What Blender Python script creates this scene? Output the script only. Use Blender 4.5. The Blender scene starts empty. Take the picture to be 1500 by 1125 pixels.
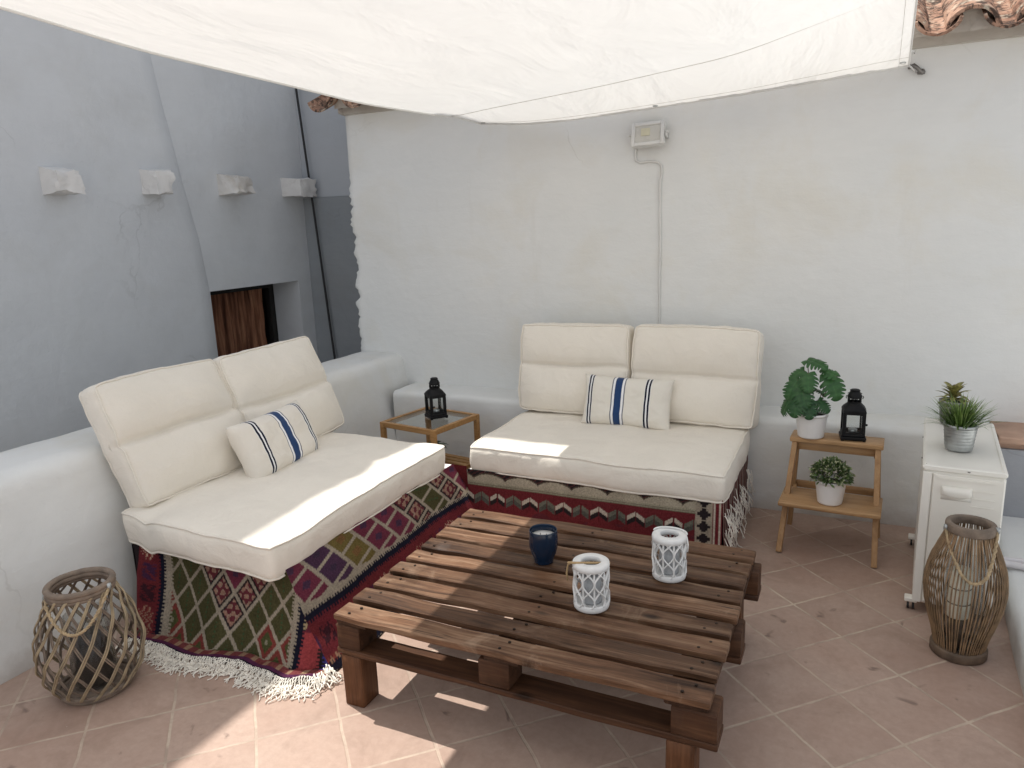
import bpy, math, random
import numpy as np
from mathutils import Vector, Matrix, noise
random.seed(7)
R = math.radians
scene = bpy.context.scene
col = scene.collection

# ------------------------------------------------------------------ helpers
def nz(x, y=0.0, z=0.0):
    return noise.noise(Vector((x, y, z)))

def sstep(a, b, x):
    t = max(0.0, min(1.0, (x - a) / (b - a)))
    return t * t * (3 - 2 * t)

def lerp_table(tab, x):
    if x <= tab[0][0]:
        return tab[0][1]
    for (a, va), (b, vb) in zip(tab, tab[1:]):
        if x <= b:
            t = (x - a) / (b - a)
            return va + (vb - va) * t
    return tab[-1][1]

class MB:
    """collects shapes and links them as ONE mesh object"""
    def __init__(self):
        self.v = []; self.f = []; self.c = []; self.M = None
    def vert(self, p, c=(1, 1, 1)):
        if self.M is not None:
            p = self.M @ Vector(p)
        self.v.append((p[0], p[1], p[2])); self.c.append((c[0], c[1], c[2], 1.0))
        return len(self.v) - 1
    def face(self, *idx):
        self.f.append(tuple(idx))
    def box(self, x0, x1, y0, y1, z0, z1, c=(1, 1, 1), bev=0.0, jit=0.0, seg=1, axis=0):
        """box, optionally with bevelled long edges and jittered, cut into seg pieces along axis"""
        lo = [x0, y0, z0]; hi = [x1, y1, z1]
        a = axis; b, d = [(1, 2), (2, 0), (0, 1)][a]
        if bev <= 0:
            prof = [(lo[b], lo[d]), (hi[b], lo[d]), (hi[b], hi[d]), (lo[b], hi[d])]
        else:
            e = bev
            prof = [(lo[b] + e, lo[d]), (hi[b] - e, lo[d]), (hi[b], lo[d] + e), (hi[b], hi[d] - e),
                    (hi[b] - e, hi[d]), (lo[b] + e, hi[d]), (lo[b], hi[d] - e), (lo[b], lo[d] + e)]
        rings = []
        ts = [i / seg for i in range(seg + 1)]
        s0 = random.random() * 50
        cb = (lo[b] + hi[b]) / 2; cd = (lo[d] + hi[d]) / 2
        st = []
        if bev > 0:
            st.append((lo[a], 1 - 2 * bev / max(1e-6, min(hi[b] - lo[b], hi[d] - lo[d]))))
            L = hi[a] - lo[a]
            for t in ts:
                st.append((lo[a] + bev + t * (L - 2 * bev), 1.0))
            st.append((hi[a], st[0][1]))
        else:
            st = [(lo[a] + t * (hi[a] - lo[a]), 1.0) for t in ts]
        for pa, sc in st:
            r = []
            for (pb, pd) in prof:
                ob = (pb - cb) * sc + cb if sc < 1 else pb
                od = (pd - cd) * sc + cd if sc < 1 else pd
                if sc < 1:   # shrink by bev only
                    ob = cb + math.copysign(max(0, abs(pb - cb) - bev * .6), pb - cb)
                    od = cd + math.copysign(max(0, abs(pd - cd) - bev * .6), pd - cd)
                p = [0, 0, 0]
                p[a] = pa; p[b] = ob; p[d] = od
                if jit:
                    p[b] += jit * nz(pa * 6 + s0, pb * 9, pd * 9)
                    p[d] += jit * nz(pa * 6 + s0 + 9, pb * 9, pd * 9)
                r.append(self.vert(p, c))
            rings.append(r)
        n = len(prof)
        for r0, r1 in zip(rings, rings[1:]):
            for i in range(n):
                j = (i + 1) % n
                self.face(r0[i], r0[j], r1[j], r1[i])
        self.face(*reversed(rings[0])); self.face(*rings[-1])
    def beam(self, p0, p1, w, d, c=(1, 1, 1), bev=0.002, up=(0, 0, 1)):
        """square bar from p0 to p1"""
        p0 = Vector(p0); p1 = Vector(p1)
        z = (p1 - p0); L = z.length; z.normalize()
        x = Vector(up).cross(z)
        if x.length < 1e-3:
            x = Vector((1, 0, 0)).cross(z)
            if x.length < 1e-3: x = Vector((0, 1, 0)).cross(z)
        x.normalize(); y = z.cross(x)
        m = Matrix((x, y, z)).transposed().to_4x4(); m.translation = p0
        old = self.M
        self.M = m if old is None else old @ m
        self.box(-w / 2, w / 2, -d / 2, d / 2, 0, L, c, bev=bev, axis=2)
        self.M = old
    def tube(self, pts, r, n=8, c=(1, 1, 1), closed=False, flat=1.0, cap=True):
        pts = [Vector(p) for p in pts]
        m = len(pts)
        rings = []
        prev = None
        for i, p in enumerate(pts):
            a = pts[(i - 1) % m] if (closed or i > 0) else p
            b = pts[(i + 1) % m] if (closed or i < m - 1) else p
            t = (b - a)
            if t.length < 1e-9: t = Vector((0, 0, 1))
            t.normalize()
            if prev is None:
                h = Vector((0, 0, 1)) if abs(t.z) < .9 else Vector((1, 0, 0))
                x = t.cross(h).normalized()
            else:
                x = (prev - t * prev.dot(t))
                if x.length < 1e-6: x = t.orthogonal()
                x.normalize()
            prev = x
            y = t.cross(x)
            rr = r(i / (m - 1)) if callable(r) else r
            rings.append([self.vert(p + x * rr * math.cos(2 * math.pi * k / n) + y * rr * flat * math.sin(2 * math.pi * k / n), c) for k in range(n)])
        rr = list(zip(rings, rings[1:]))
        if closed: rr.append((rings[-1], rings[0]))
        for r0, r1 in rr:
            for k in range(n):
                j = (k + 1) % n
                self.face(r0[k], r0[j], r1[j], r1[k])
        if not closed and cap:
            self.face(*reversed(rings[0])); self.face(*rings[-1])
    def lathe(self, prof, n=32, cx=0, cy=0, cz=0, c=(1, 1, 1), rot=0.0, close=False):
        rings = []
        for (r, z) in prof:
            if r < 1e-6:
                rings.append([self.vert((cx, cy, cz + z), c)])
            else:
                rings.append([self.vert((cx + r * math.cos(rot + 2 * math.pi * k / n), cy + r * math.sin(rot + 2 * math.pi * k / n), cz + z), c) for k in range(n)])
        rr = list(zip(rings, rings[1:]))
        if close: rr.append((rings[-1], rings[0]))
        for r0, r1 in rr:
            if len(r0) == 1 and len(r1) == 1: continue
            for k in range(n):
                j = (k + 1) % n
                if len(r0) == 1: self.face(r0[0], r1[j], r1[k])
                elif len(r1) == 1: self.face(r0[k], r0[j], r1[0])
                else: self.face(r0[k], r0[j], r1[j], r1[k])
    def grid(self, fn, nu, nv, cfn=None, wrap=False):
        idx = []
        for j in range(nv + 1):
            row = []
            for i in range(nu + (0 if wrap else 1)):
                u = i / nu; v = j / nv
                row.append(self.vert(fn(u, v), cfn(u, v) if cfn else (1, 1, 1)))
            idx.append(row)
        for j in range(nv):
            for i in range(nu):
                k = (i + 1) % nu if wrap else i + 1
                self.face(idx[j][i], idx[j][k], idx[j + 1][k], idx[j + 1][i])
        return idx
    def prism(self, poly, z0, z1, c=(1, 1, 1)):
        """poly in xy extruded in z"""
        a = [self.vert((x, y, z0), c) for x, y in poly]; b = [self.vert((x, y, z1), c) for x, y in poly]
        n = len(poly)
        for i in range(n):
            j = (i + 1) % n
            self.face(a[i], a[j], b[j], b[i])
        self.face(*reversed(a)); self.face(*b)
    def build(self, name, mat, parent=None, smooth=False, auto=None, fix=True):
        off = Vector((0, 0, 0))
        q = parent
        while q is not None:
            off += Vector(q.location); q = q.parent
        me = bpy.data.meshes.new(name)
        me.from_pydata([(a - off.x, b - off.y, c - off.z) for a, b, c in self.v], [], self.f)
        at = me.color_attributes.new('Col', 'FLOAT_COLOR', 'POINT')
        at.data.foreach_set('color', np.array(self.c, dtype=np.float32).ravel())
        if fix:
            import bmesh
            bm = bmesh.new(); bm.from_mesh(me)
            bmesh.ops.recalc_face_normals(bm, faces=bm.faces)
            bm.to_mesh(me); bm.free()
        if smooth or auto is not None:
            me.polygons.foreach_set('use_smooth', [True] * len(me.polygons))
            if auto is not None:
                try: me.set_sharp_from_angle(angle=R(auto))
                except Exception: pass
        me.materials.append(mat)
        me.update()
        o = bpy.data.objects.new(name, me)
        col.objects.link(o)
        if parent is not None: o.parent = parent
        return o

def tag(o, label=None, cat=None, group=None, kind=None):
    if label: o['label'] = label
    if cat: o['category'] = cat
    if group: o['group'] = group
    if kind: o['kind'] = kind
    return o

def thing(name, label, cat, loc=(0, 0, 0), rz=0.0, group=None):
    o = bpy.data.objects.new(name, None)
    o.empty_display_size = .05
    o.location = loc; o.rotation_euler = (0, 0, rz)
    col.objects.link(o)
    return tag(o, label, cat, group)

def copy_tree(o, parent=None):
    c = o.copy(); col.objects.link(c)
    if parent is not None: c.parent = parent
    for ch in [k for k in col.objects if k.parent == o]:
        copy_tree(ch, c)
    return c

# ------------------------------------------------------------------ materials
class NT:
    def __init__(self, name):
        self.m = bpy.data.materials.new(name); self.m.use_nodes = True
        self.t = self.m.node_tree; self.n = self.t.nodes; self.l = self.t.links
        self.b = self.n['Principled BSDF']; self.out = self.n['Material Output']
    def node(self, ty, **kw):
        nd = self.n.new(ty)
        for k, v in kw.items(): setattr(nd, k, v)
        return nd
    def link(self, a, b): self.l.new(a, b)
    def coord(self, which='Object', scale=(1, 1, 1), rot=(0, 0, 0), loc=(0, 0, 0)):
        tc = self.node('ShaderNodeTexCoord'); mp = self.node('ShaderNodeMapping')
        mp.inputs['Scale'].default_value = scale; mp.inputs['Rotation'].default_value = rot; mp.inputs['Location'].default_value = loc
        self.link(tc.outputs[which], mp.inputs['Vector'])
        return mp.outputs['Vector']
    def noise(self, vec, scale=5, detail=4, rough=.55, dist=0):
        nd = self.node('ShaderNodeTexNoise')
        nd.inputs['Scale'].default_value = scale; nd.inputs['Detail'].default_value = detail
        nd.inputs['Roughness'].default_value = rough; nd.inputs['Distortion'].default_value = dist
        self.link(vec, nd.inputs['Vector'])
        return nd.outputs['Fac']
    def ramp(self, fac, stops, const=False):
        nd = self.node('ShaderNodeValToRGB')
        cr = nd.color_ramp
        if const: cr.interpolation = 'CONSTANT'
        while len(cr.elements) < len(stops): cr.elements.new(0.5)
        for e, (p, c) in zip(cr.elements, stops):
            e.position = p
            e.color = (c[0], c[1], c[2], 1) if hasattr(c, '__len__') else (c, c, c, 1)
        self.link(fac, nd.inputs['Fac'])
        return nd.outputs['Color']
    def mix(self, fac, a, b, mode='MIX'):
        nd = self.node('ShaderNodeMix', data_type='RGBA', blend_type=mode)
        for s, val in ((nd.inputs[0], fac), (nd.inputs[6], a), (nd.inputs[7], b)):
            if hasattr(val, 'is_output'): self.link(val, s)
            elif hasattr(val, '__len__'): s.default_value = (val[0], val[1], val[2], 1)
            else: s.default_value = val
        return nd.outputs[2]
    def math(self, op, a, b=None, c=None):
        nd = self.node('ShaderNodeMath', operation=op)
        for i, val in enumerate((a, b, c)):
            if val is None: continue
            if hasattr(val, 'is_output'): self.link(val, nd.inputs[i])
            else: nd.inputs[i].default_value = val
        return nd.outputs[0]
    def bump(self, h, strength=.3, dist=.01, prev=None):
        nd = self.node('ShaderNodeBump')
        nd.inputs['Strength'].default_value = strength; nd.inputs['Distance'].default_value = dist
        self.link(h, nd.inputs['Height'])
        if prev is not None: self.link(prev, nd.inputs['Normal'])
        return nd.outputs['Normal']
    def set(self, color=None, rough=None, normal=None, metal=None, spec=None):
        for key, val in (('Base Color', color), ('Roughness', rough), ('Normal', normal), ('Metallic', metal), ('Specular IOR Level', spec)):
            if val is None: continue
            s = self.b.inputs[key]
            if hasattr(val, 'is_output'): self.link(val, s)
            elif hasattr(val, '__len__'): s.default_value = (val[0], val[1], val[2], 1)
            else: s.default_value = val
        return self.m

def mat_plain(name, c, rough=.5, metal=0, var=.12, scale=12, bump=.0, spec=.5):
    k = NT(name); v = k.coord()
    n = k.noise(v, scale, 4)
    cc = k.ramp(n, [(.3, [x * (1 - var) for x in c]), (.7, [min(1, x * (1 + var)) for x in c])])
    nor = k.bump(k.noise(v, scale * 8, 3), bump, .002) if bump else None
    rg = k.ramp(n, [(.3, max(0, rough - .06)), (.7, min(1, rough + .06))])
    return k.set(cc, rg, nor, metal, spec)

def mat_plaster(name, base, warm, cold, rough=.85, bump=.35, stain=.5, grime=False, crack=.22):
    k = NT(name); v = k.coord()
    big = k.noise(v, .9, 5, .6); mid = k.noise(v, 1.7, 6, .62, .5)
    c = k.mix(k.ramp(big, [(.35, 0), (.7, 1)]), cold, base)
    c = k.mix(k.math('MULTIPLY', k.ramp(mid, [(.50, 0), (.74, 1)]), stain), c, warm)
    v2 = k.coord(scale=(1, 1, .16))
    drip = k.noise(v2, 7, 6, .65)
    c = k.mix(k.math('MULTIPLY', k.ramp(drip, [(.60, 0), (.8, 1)]), stain * .35), c, [x * .8 for x in warm])
    v3 = k.coord(scale=(1.0, 1.0, 3.2), rot=(R(12), R(28), R(9)))
    tro = k.noise(v3, 5.5, 5, .6, .8)
    c = k.mix(k.ramp(tro, [(.38, .06), (.62, 0)]), c, [x * .72 for x in cold])
    # hairline cracks
    nzv = k.node('ShaderNodeTexNoise'); nzv.inputs['Scale'].default_value = 2.5; nzv.inputs['Detail'].default_value = 5
    k.link(v, nzv.inputs['Vector'])
    wv = k.node('ShaderNodeVectorMath', operation='MULTIPLY_ADD')
    k.link(nzv.outputs['Color'], wv.inputs[0]); wv.inputs[1].default_value = (.55, .55, .55); k.link(v, wv.inputs[2])
    vo = k.node('ShaderNodeTexVoronoi', feature='DISTANCE_TO_EDGE'); vo.inputs['Scale'].default_value = 1.15
    k.link(wv.outputs[0], vo.inputs['Vector'])
    line = k.ramp(vo.outputs['Distance'], [(.002, 1), (.007, 0)])
    msk = k.ramp(k.noise(v, 1.1, 3), [(.56, 0), (.64, 1)])
    ck = k.math('MULTIPLY', k.math('MULTIPLY', line, msk), crack)
    c = k.mix(ck, c, [x * .5 for x in warm])
    pit = k.noise(v, 46, 3, .6)
    c = k.mix(k.ramp(pit, [(.74, 0), (.80, .35)]), c, [x * .55 for x in warm])
    if grime:
        sep = k.node('ShaderNodeSeparateXYZ'); k.link(v, sep.inputs[0])
        zz = k.math('ADD', sep.outputs[2], k.math('MULTIPLY', k.math('SUBTRACT', k.noise(v, 6, 5, .65), .5), .16))
        c = k.mix(k.ramp(zz, [(.0, .55), (.085, 0)]), c, (.36, .30, .25))
    b1 = k.bump(k.noise(v, 2.2, 3, .5), bump, .05)
    b2 = k.bump(tro, bump * .5, .012, b1)
    b3 = k.bump(k.noise(v, 16, 5, .6), bump * .8, .010, b2)
    b4 = k.bump(k.noise(v, 90, 3, .6), bump * .5, .0025, b3)
    b5 = k.bump(k.math('MULTIPLY', ck, -1.0), .4, .004, b4)
    return k.set(c, rough, b5, spec=.25)

WALL = mat_plaster('whitewash', (.765, .768, .75), (.69, .665, .59), (.715, .728, .72), stain=.65, grime=True)
GREYWALL = mat_plaster('shadow_grey_plaster', (.36, .37, .395), (.33, .33, .34), (.33, .345, .37))  # grey stands for the shadow on the ledge wall under its coping
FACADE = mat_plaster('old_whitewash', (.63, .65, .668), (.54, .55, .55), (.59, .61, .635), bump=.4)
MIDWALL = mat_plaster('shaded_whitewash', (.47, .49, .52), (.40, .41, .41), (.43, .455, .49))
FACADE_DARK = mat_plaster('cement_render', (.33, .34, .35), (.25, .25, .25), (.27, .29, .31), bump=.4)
LIME = mat_plaster('flaking_lime', (.72, .71, .69), (.40, .35, .29), (.68, .67, .66), bump=.8, stain=1)
MORTAR = mat_plaster('mortar', (.52, .48, .42), (.36, .31, .26), (.50, .47, .43), bump=.6)

def mat_floor():
    k = NT('terracotta_floor_tiles'); v = k.coord()
    sep = k.node('ShaderNodeSeparateXYZ'); k.link(v, sep.inputs[0])
    x, y = sep.outputs[0], sep.outputs[1]
    P = .2576
    wob = k.math('MULTIPLY', k.math('SUBTRACT', k.noise(v, 9, 2), .5), .010)
    u = k.math('DIVIDE', k.math('ADD', k.math('SUBTRACT', k.math('MULTIPLY', k.math('ADD', x, y), .70711), .3889), wob), P)
    w = k.math('DIVIDE', k.math('ADD', k.math('SUBTRACT', k.math('MULTIPLY', k.math('SUBTRACT', y, x), .70711), 2.164), wob), P)
    def edge(a):
        f = k.math('FRACT', a)
        return k.math('MULTIPLY', k.math('MINIMUM', f, k.math('SUBTRACT', 1.0, f)), P)
    d = k.math('MINIMUM', edge(u), edge(w))
    grout = k.math('SUBTRACT', 1.0, k.ramp(k.math('MULTIPLY', d, 100), [(.32, 0), (.55, 1)]))
    cmb = k.node('ShaderNodeCombineXYZ')
    k.link(k.math('FLOOR', u), cmb.inputs[0]); k.link(k.math('FLOOR', w), cmb.inputs[1])
    wn = k.node('ShaderNodeTexWhiteNoise', noise_dimensions='2D'); k.link(cmb.outputs[0], wn.inputs['Vector'])
    t = k.mix(wn.outputs['Value'], (.33, .212, .162), (.46, .325, .258))
    big = k.noise(v, 1.6, 6, .65, .3)
    t = k.mix(k.ramp(big, [(.3, 0), (.72, 1)]), t, (.465, .35, .285))
    fine = k.noise(v, 38, 5, .7)
    t = k.mix(k.ramp(fine, [(.35, .0), (.75, .32)]), t, (.24, .155, .12))
    dirt = k.noise(v, 4.2, 6, .7, 1.0)
    t = k.mix(k.ramp(dirt, [(.50, 0), (.72, .5)]), t, (.25, .17, .13))
    spots = k.noise(v, 11, 3, .5, .6)
    t = k.mix(k.ramp(spots, [(.67, 0), (.74, .65)]), t, (.13, .085, .07))
    spk = k.noise(v, 55, 2, .5)
    t = k.mix(k.ramp(spk, [(.75, 0), (.8, .55)]), t, (.55, .47, .42))
    worn = k.ramp(k.noise(v, 2.3, 4, .6), [(.36, .40), (.62, .95)])
    gcol = k.mix(k.ramp(k.noise(v, 8, 4, .7), [(.4, 0), (.65, 1)]), (.56, .46, .36), (.36, .28, .22))
    c = k.mix(k.math('MULTIPLY', grout, worn), t, gcol)
    h = k.math('ADD', k.math('MULTIPLY', grout, -1.0), k.math('MULTIPLY', fine, .35))
    b = k.bump(h, .35, .003)
    b = k.bump(k.noise(v, 5, 3), .2, .012, b)
    rg = k.ramp(k.noise(v, 6, 5, .7), [(.3, .42), (.7, .72)])
    return k.set(c, rg, b, spec=.4)
FLOOR = mat_floor()

def mat_wood(name, c0, c1, c2, axis=0, rough=.5, grain=1.0, knots=True, bump=.3, split=False):
    k = NT(name)
    tc = k.node('ShaderNodeTexCoord'); at = k.node('ShaderNodeAttribute', attribute_name='Col')
    sepc = k.node('ShaderNodeSeparateColor'); k.link(at.outputs['Color'], sepc.inputs[0])
    off = k.node('ShaderNodeCombineXYZ')
    k.link(k.math('MULTIPLY', sepc.outputs[1], 37.0), off.inputs[0])
    k.link(k.math('MULTIPLY', sepc.outputs[1], 91.0), off.inputs[1])
    k.link(k.math('MULTIPLY', sepc.outputs[1], 53.0), off.inputs[2])
    add = k.node('ShaderNodeVectorMath', operation='ADD')
    k.link(tc.outputs['Object'], add.inputs[0]); k.link(off.outputs[0], add.inputs[1])
    sc = [14 * grain] * 3; sc[axis] = .9 * grain
    mp = k.node('ShaderNodeMapping'); mp.inputs['Scale'].default_value = sc
    k.link(add.outputs[0], mp.inputs['Vector']); v = mp.outputs['Vector']
    g = k.noise(v, 2.2, 6, .65, 1.2)
    g2 = k.noise(v, 9, 4, .7, .3)
    c = k.ramp(g, [(.28, c0), (.5, c1), (.72, c2)])
    c = k.mix(k.ramp(g2, [(.4, .0), (.7, .35)]), c, c0)
    iso = k.noise(add.outputs[0], 4, 4, .6)
    c = k.mix(k.ramp(iso, [(.45, 0), (.75, .45)]), c, [x * .62 for x in c0])
    if knots:
        vo = k.node('ShaderNodeTexVoronoi'); vo.inputs['Scale'].default_value = 1.0
        mk = k.node('ShaderNodeMapping'); s2 = [9.0] * 3; s2[axis] = 4.0; mk.inputs['Scale'].default_value = s2
        k.link(add.outputs[0], mk.inputs['Vector']); k.link(mk.outputs['Vector'], vo.inputs['Vector'])
        c = k.mix(k.ramp(vo.outputs['Distance'], [(.06, .8), (.16, 0)]), c, [x * .3 for x in c0])
    if split:
        ms = k.node('ShaderNodeMapping'); s3 = [34.0] * 3; s3[axis] = .8; ms.inputs['Scale'].default_value = s3
        k.link(add.outputs[0], ms.inputs['Vector'])
        sp = k.noise(ms.outputs['Vector'], 1.0, 2, .5, .2)
        k1 = k.ramp(sp, [(.485, 0), (.497, 1), (.503, 1), (.515, 0)])
        k2 = k.ramp(k.noise(add.outputs[0], 3.0, 2), [(.50, 0), (.6, .85)])
        c = k.mix(k.math('MULTIPLY', k1, k2), c, (.012, .006, .004))
        pl = k.noise(add.outputs[0], 2.4, 5, .7, .6)
        c = k.mix(k.ramp(pl, [(.52, 0), (.72, .55)]), c, (.035, .020, .014))
        pw = k.noise(add.outputs[0], 3.1, 6, .7, .9)
        c = k.mix(k.ramp(pw, [(.60, 0), (.72, .45)]), c, (.46, .33, .23))
    br = k.math('ADD', k.math('MULTIPLY', sepc.outputs[0], .9), .1)
    cb = k.node('ShaderNodeCombineColor')
    for i in range(3): k.link(br, cb.inputs[i])
    c = k.mix(1.0, c, cb.outputs[0], 'MULTIPLY')
    b = k.bump(g2, bump, .002); b = k.bump(g, bump, .003, b)
    rg = k.ramp(iso, [(.3, rough - .1), (.7, rough + .12)])
    return k.set(c, rg, b, spec=.22)
PAL = [((.15, .066, .030), (.30, .155, .080), (.42, .25, .145)), ]
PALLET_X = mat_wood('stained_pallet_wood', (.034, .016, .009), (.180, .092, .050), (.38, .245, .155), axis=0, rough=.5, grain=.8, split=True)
PALLET_Y = mat_wood('stained_pallet_cross_shaded', (.03, .014, .008), (.06, .028, .015), (.09, .045, .024), axis=1, rough=.55)  # stain darkened to stand for shade inside the pallet
PALLET_B = mat_wood('stained_pallet_block_shaded', (.04, .017, .009), (.085, .038, .019), (.14, .066, .033), axis=0, rough=.6)  # deeper than the tabletop, carries the shade of the front opening
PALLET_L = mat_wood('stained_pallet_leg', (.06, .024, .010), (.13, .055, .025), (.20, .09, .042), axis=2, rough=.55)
PINE_X = mat_wood('oiled_birch', (.33, .185, .085), (.46, .28, .14), (.55, .36, .20), axis=0, rough=.45, grain=1.3, knots=False, bump=.12)
PINE_Z = mat_wood('oiled_birch_leg', (.31, .17, .078), (.43, .255, .125), (.50, .32, .17), axis=2, rough=.45, grain=1.3, knots=False, bump=.12)
BAMBOO = mat_wood('bamboo', (.33, .17, .06), (.42, .235, .095), (.50, .30, .14), axis=0, rough=.4, grain=1.6, knots=False, bump=.1)

def mat_cotton(name, c, stripes=None):
    k = NT(name); v = k.coord()
    n = k.noise(v, 3, 4, .6)
    cc = k.ramp(n, [(.3, [x * .95 for x in c]), (.7, [min(1, x * 1.03) for x in c])])
    fl = k.noise(v, 160, 2, .6)
    cc = k.mix(k.ramp(fl, [(.55, 0), (.8, .35)]), cc, [x * .86 for x in c])
    if stripes is not None:
        sep = k.node('ShaderNodeSeparateXYZ'); k.link(v, sep.inputs[0])
        wob = k.math('MULTIPLY', k.math('SUBTRACT', k.noise(v, 25, 2), .5), .003)
        f = k.math('ADD', k.math('ADD', k.math('DIVIDE', sep.outputs[0], .5), .5), wob)
        s = stripes; W = c; K = (.012, .014, .03); B = (.022, .055, .15); G = (.16, .17, .20); L = (.85, .85, .86)
        st = [(0, W)]
        def pair(p):
            st.extend([(p - .032, L), (p - .026, K), (p - .008, L), (p + .008, K), (p + .026, L), (p + .03, W)])
        pair(s - .32)
        st.extend([(s - .075, G), (s - .065, L), (s - .042, B), (s + .034, L), (s + .055, G), (s + .068, W)])
        pair(s + .31)
        cc = k.mix(1.0, k.ramp(f, st, True), k.ramp(n, [(.3, .92), (.7, 1)]), 'MULTIPLY')
    wv = k.node('ShaderNodeTexWave', bands_direction='X'); wv.inputs['Scale'].default_value = 190; wv.inputs['Distortion'].default_value = 1.5
    k.link(v, wv.inputs['Vector'])
    wv2 = k.node('ShaderNodeTexWave', bands_direction='Y'); wv2.inputs['Scale'].default_value = 190; wv2.inputs['Distortion'].default_value = 1.5
    k.link(v, wv2.inputs['Vector'])
    h = k.math('ADD', wv.outputs['Fac'], wv2.outputs['Fac'])
    b = k.bump(h, .12, .001)
    b = k.bump(k.noise(v, 22, 4, .6, .5), .3, .006, b)
    b = k.bump(k.noise(v, 7, 5, .6, 1.6), .5, .014, b)
    cc = k.mix(k.ramp(k.noise(v, 2.4, 5, .65, .8), [(.55, 0), (.75, .22)]), cc, [x * .82 for x in c])
    k.b.inputs['Sheen Weight'].default_value = .15
    return k.set(cc, .9, b, spec=.15)
COTTON = mat_cotton('natural_cotton', (.79, .74, .655))
PIPING = mat_cotton('cotton_piping', (.80, .75, .665))

def mat_sail():
    k = NT('white_sailcloth'); v = k.coord()
    n = k.noise(v, 2, 4)
    c = k.ramp(n, [(.3, (.82, .82, .805)), (.7, (.86, .86, .845))])
    v2 = k.coord(scale=(1, .35, 1), rot=(0, 0, R(24)))
    b = k.bump(k.noise(v2, 3.2, 4, .55, .6), .9, .05)
    b = k.bump(k.noise(v, 300, 2), .08, .001, b)
    d = k.node('ShaderNodeBsdfDiffuse'); t = k.node('ShaderNodeBsdfTranslucent'); mx = k.node('ShaderNodeMixShader')
    for s in (d, t):
        k.link(c, s.inputs['Color']); k.link(b, s.inputs['Normal'])
    mx.inputs[0].default_value = .335
    k.link(d.outputs[0], mx.inputs[1]); k.link(t.outputs[0], mx.inputs[2])
    k.link(mx.outputs[0], k.out.inputs['Surface'])
    return k.m
SAIL = mat_sail()
SAILHEM = mat_plain('sail_hem', (.66, .65, .62), .9, var=.05)

def mat_rug():
    k = NT('kilim_wool'); v = k.coord()
    at = k.node('ShaderNodeAttribute', attribute_name='Col')
    n = k.noise(v, 140, 3, .7)
    hs = k.node('ShaderNodeHueSaturation'); hs.inputs['Saturation'].default_value = .92; hs.inputs['Value'].default_value = .86; k.link(at.outputs['Color'], hs.inputs['Color'])
    c = k.mix(1.0, hs.outputs[0], k.ramp(n, [(.25, .55), (.7, 1.15)]), 'MULTIPLY')
    n2 = k.noise(v, 9, 4, .6)
    c = k.mix(1.0, c, k.ramp(n2, [(.3, .78), (.7, 1.08)]), 'MULTIPLY')
    b = k.bump(n, .5, .003)
    return k.set(c, .95, b, spec=.1)
RUG = mat_rug()
FRINGE = mat_plain('cotton_fringe', (.82, .78, .70), .95, var=.15, scale=30, spec=.1)

BLACK = mat_plain('black_lacquered_metal', (.006, .006, .007), .5, var=.25, scale=20, bump=.05, spec=.22)
GALV = mat_plain('galvanised_steel', (.42, .44, .44), .42, metal=.85, var=.25, scale=14, bump=.05)
ZINC_DARK = mat_plain('grey_zinc', (.30, .30, .31), .45, metal=.8, var=.25, scale=12, bump=.05)
POTWHITE = mat_plain('white_glazed_pot', (.76, .74, .72), .35, var=.03)
SOIL = mat_plain('potting_soil', (.022, .017, .013), .95, var=.5, scale=60, bump=.8)
CABWHITE = mat_plain('white_powder_coat', (.78, .76, .70), .38, var=.04, scale=4)
CABPANEL = mat_plain('white_panel_plastic', (.76, .735, .67), .42, var=.04, scale=4)
RUBBER = mat_plain('black_rubber', (.02, .02, .02), .7)
SCREW = mat_plain('dull_screw_metal', (.22, .21, .20), .45, metal=.7)
LANTWHITE = mat_plain('white_painted_bamboo', (.74, .74, .73), .6, var=.06, scale=40, bump=.2)
TANROPE = mat_plain('tan_rope', (.42, .29, .15), .9, var=.25, scale=60, bump=.6)
ROPE = mat_plain('jute_rope', (.40, .30, .18), .9, var=.25, scale=60, bump=.6)
WILLOW_PALE = mat_plain('pale_willow', (.32, .25, .16), .7, var=.35, scale=18, bump=.4)
WILLOW_GREY = mat_plain('greyed_willow', (.19, .145, .11), .75, var=.35, scale=22, bump=.5)
WILLOW_BROWN = mat_plain('brown_willow', (.225, .145, .078), .7, var=.4, scale=22, bump=.4)
WILLOW_DARK = mat_plain('dark_willow_ring', (.12, .082, .055), .7, var=.4, scale=22, bump=.5)
WAX = mat_plain('ivory_wax', (.82, .76, .62), .5, var=.06)
WAXWHITE = mat_plain('white_wax', (.76, .76, .74), .45, var=.04)
WAXDARK = mat_plain('dark_candle_wax', (.035, .027, .024), .5, var=.2)
NAVYGLASS = mat_plain('navy_glass', (.008, .020, .045), .16, var=.2, scale=6)
WICK = mat_plain('wick', (.03, .025, .02), .9)
TERRACOTTA = mat_plain('terracotta_coping', (.46, .30, .22), .75, var=.2, scale=8, bump=.4)
WINDOWDARK = mat_plain('dark_frame_and_room', (.010, .009, .008), .8, var=.3)
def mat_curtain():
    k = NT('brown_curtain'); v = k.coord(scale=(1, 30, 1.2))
    n = k.noise(v, 1.6, 4, .6)  # vertical streaks stand in for light and shade on the folds
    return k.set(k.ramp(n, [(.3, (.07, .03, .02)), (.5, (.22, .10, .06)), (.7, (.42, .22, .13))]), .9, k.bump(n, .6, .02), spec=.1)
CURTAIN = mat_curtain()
CABLEBLACK = mat_plain('black_cable', (.012, .012, .014), .6)
CABLEWHITE = mat_plain('white_painted_cable', (.66, .66, .64), .7, var=.05)
HOSE = mat_plain('white_hose', (.66, .63, .64), .45, var=.04)
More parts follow.
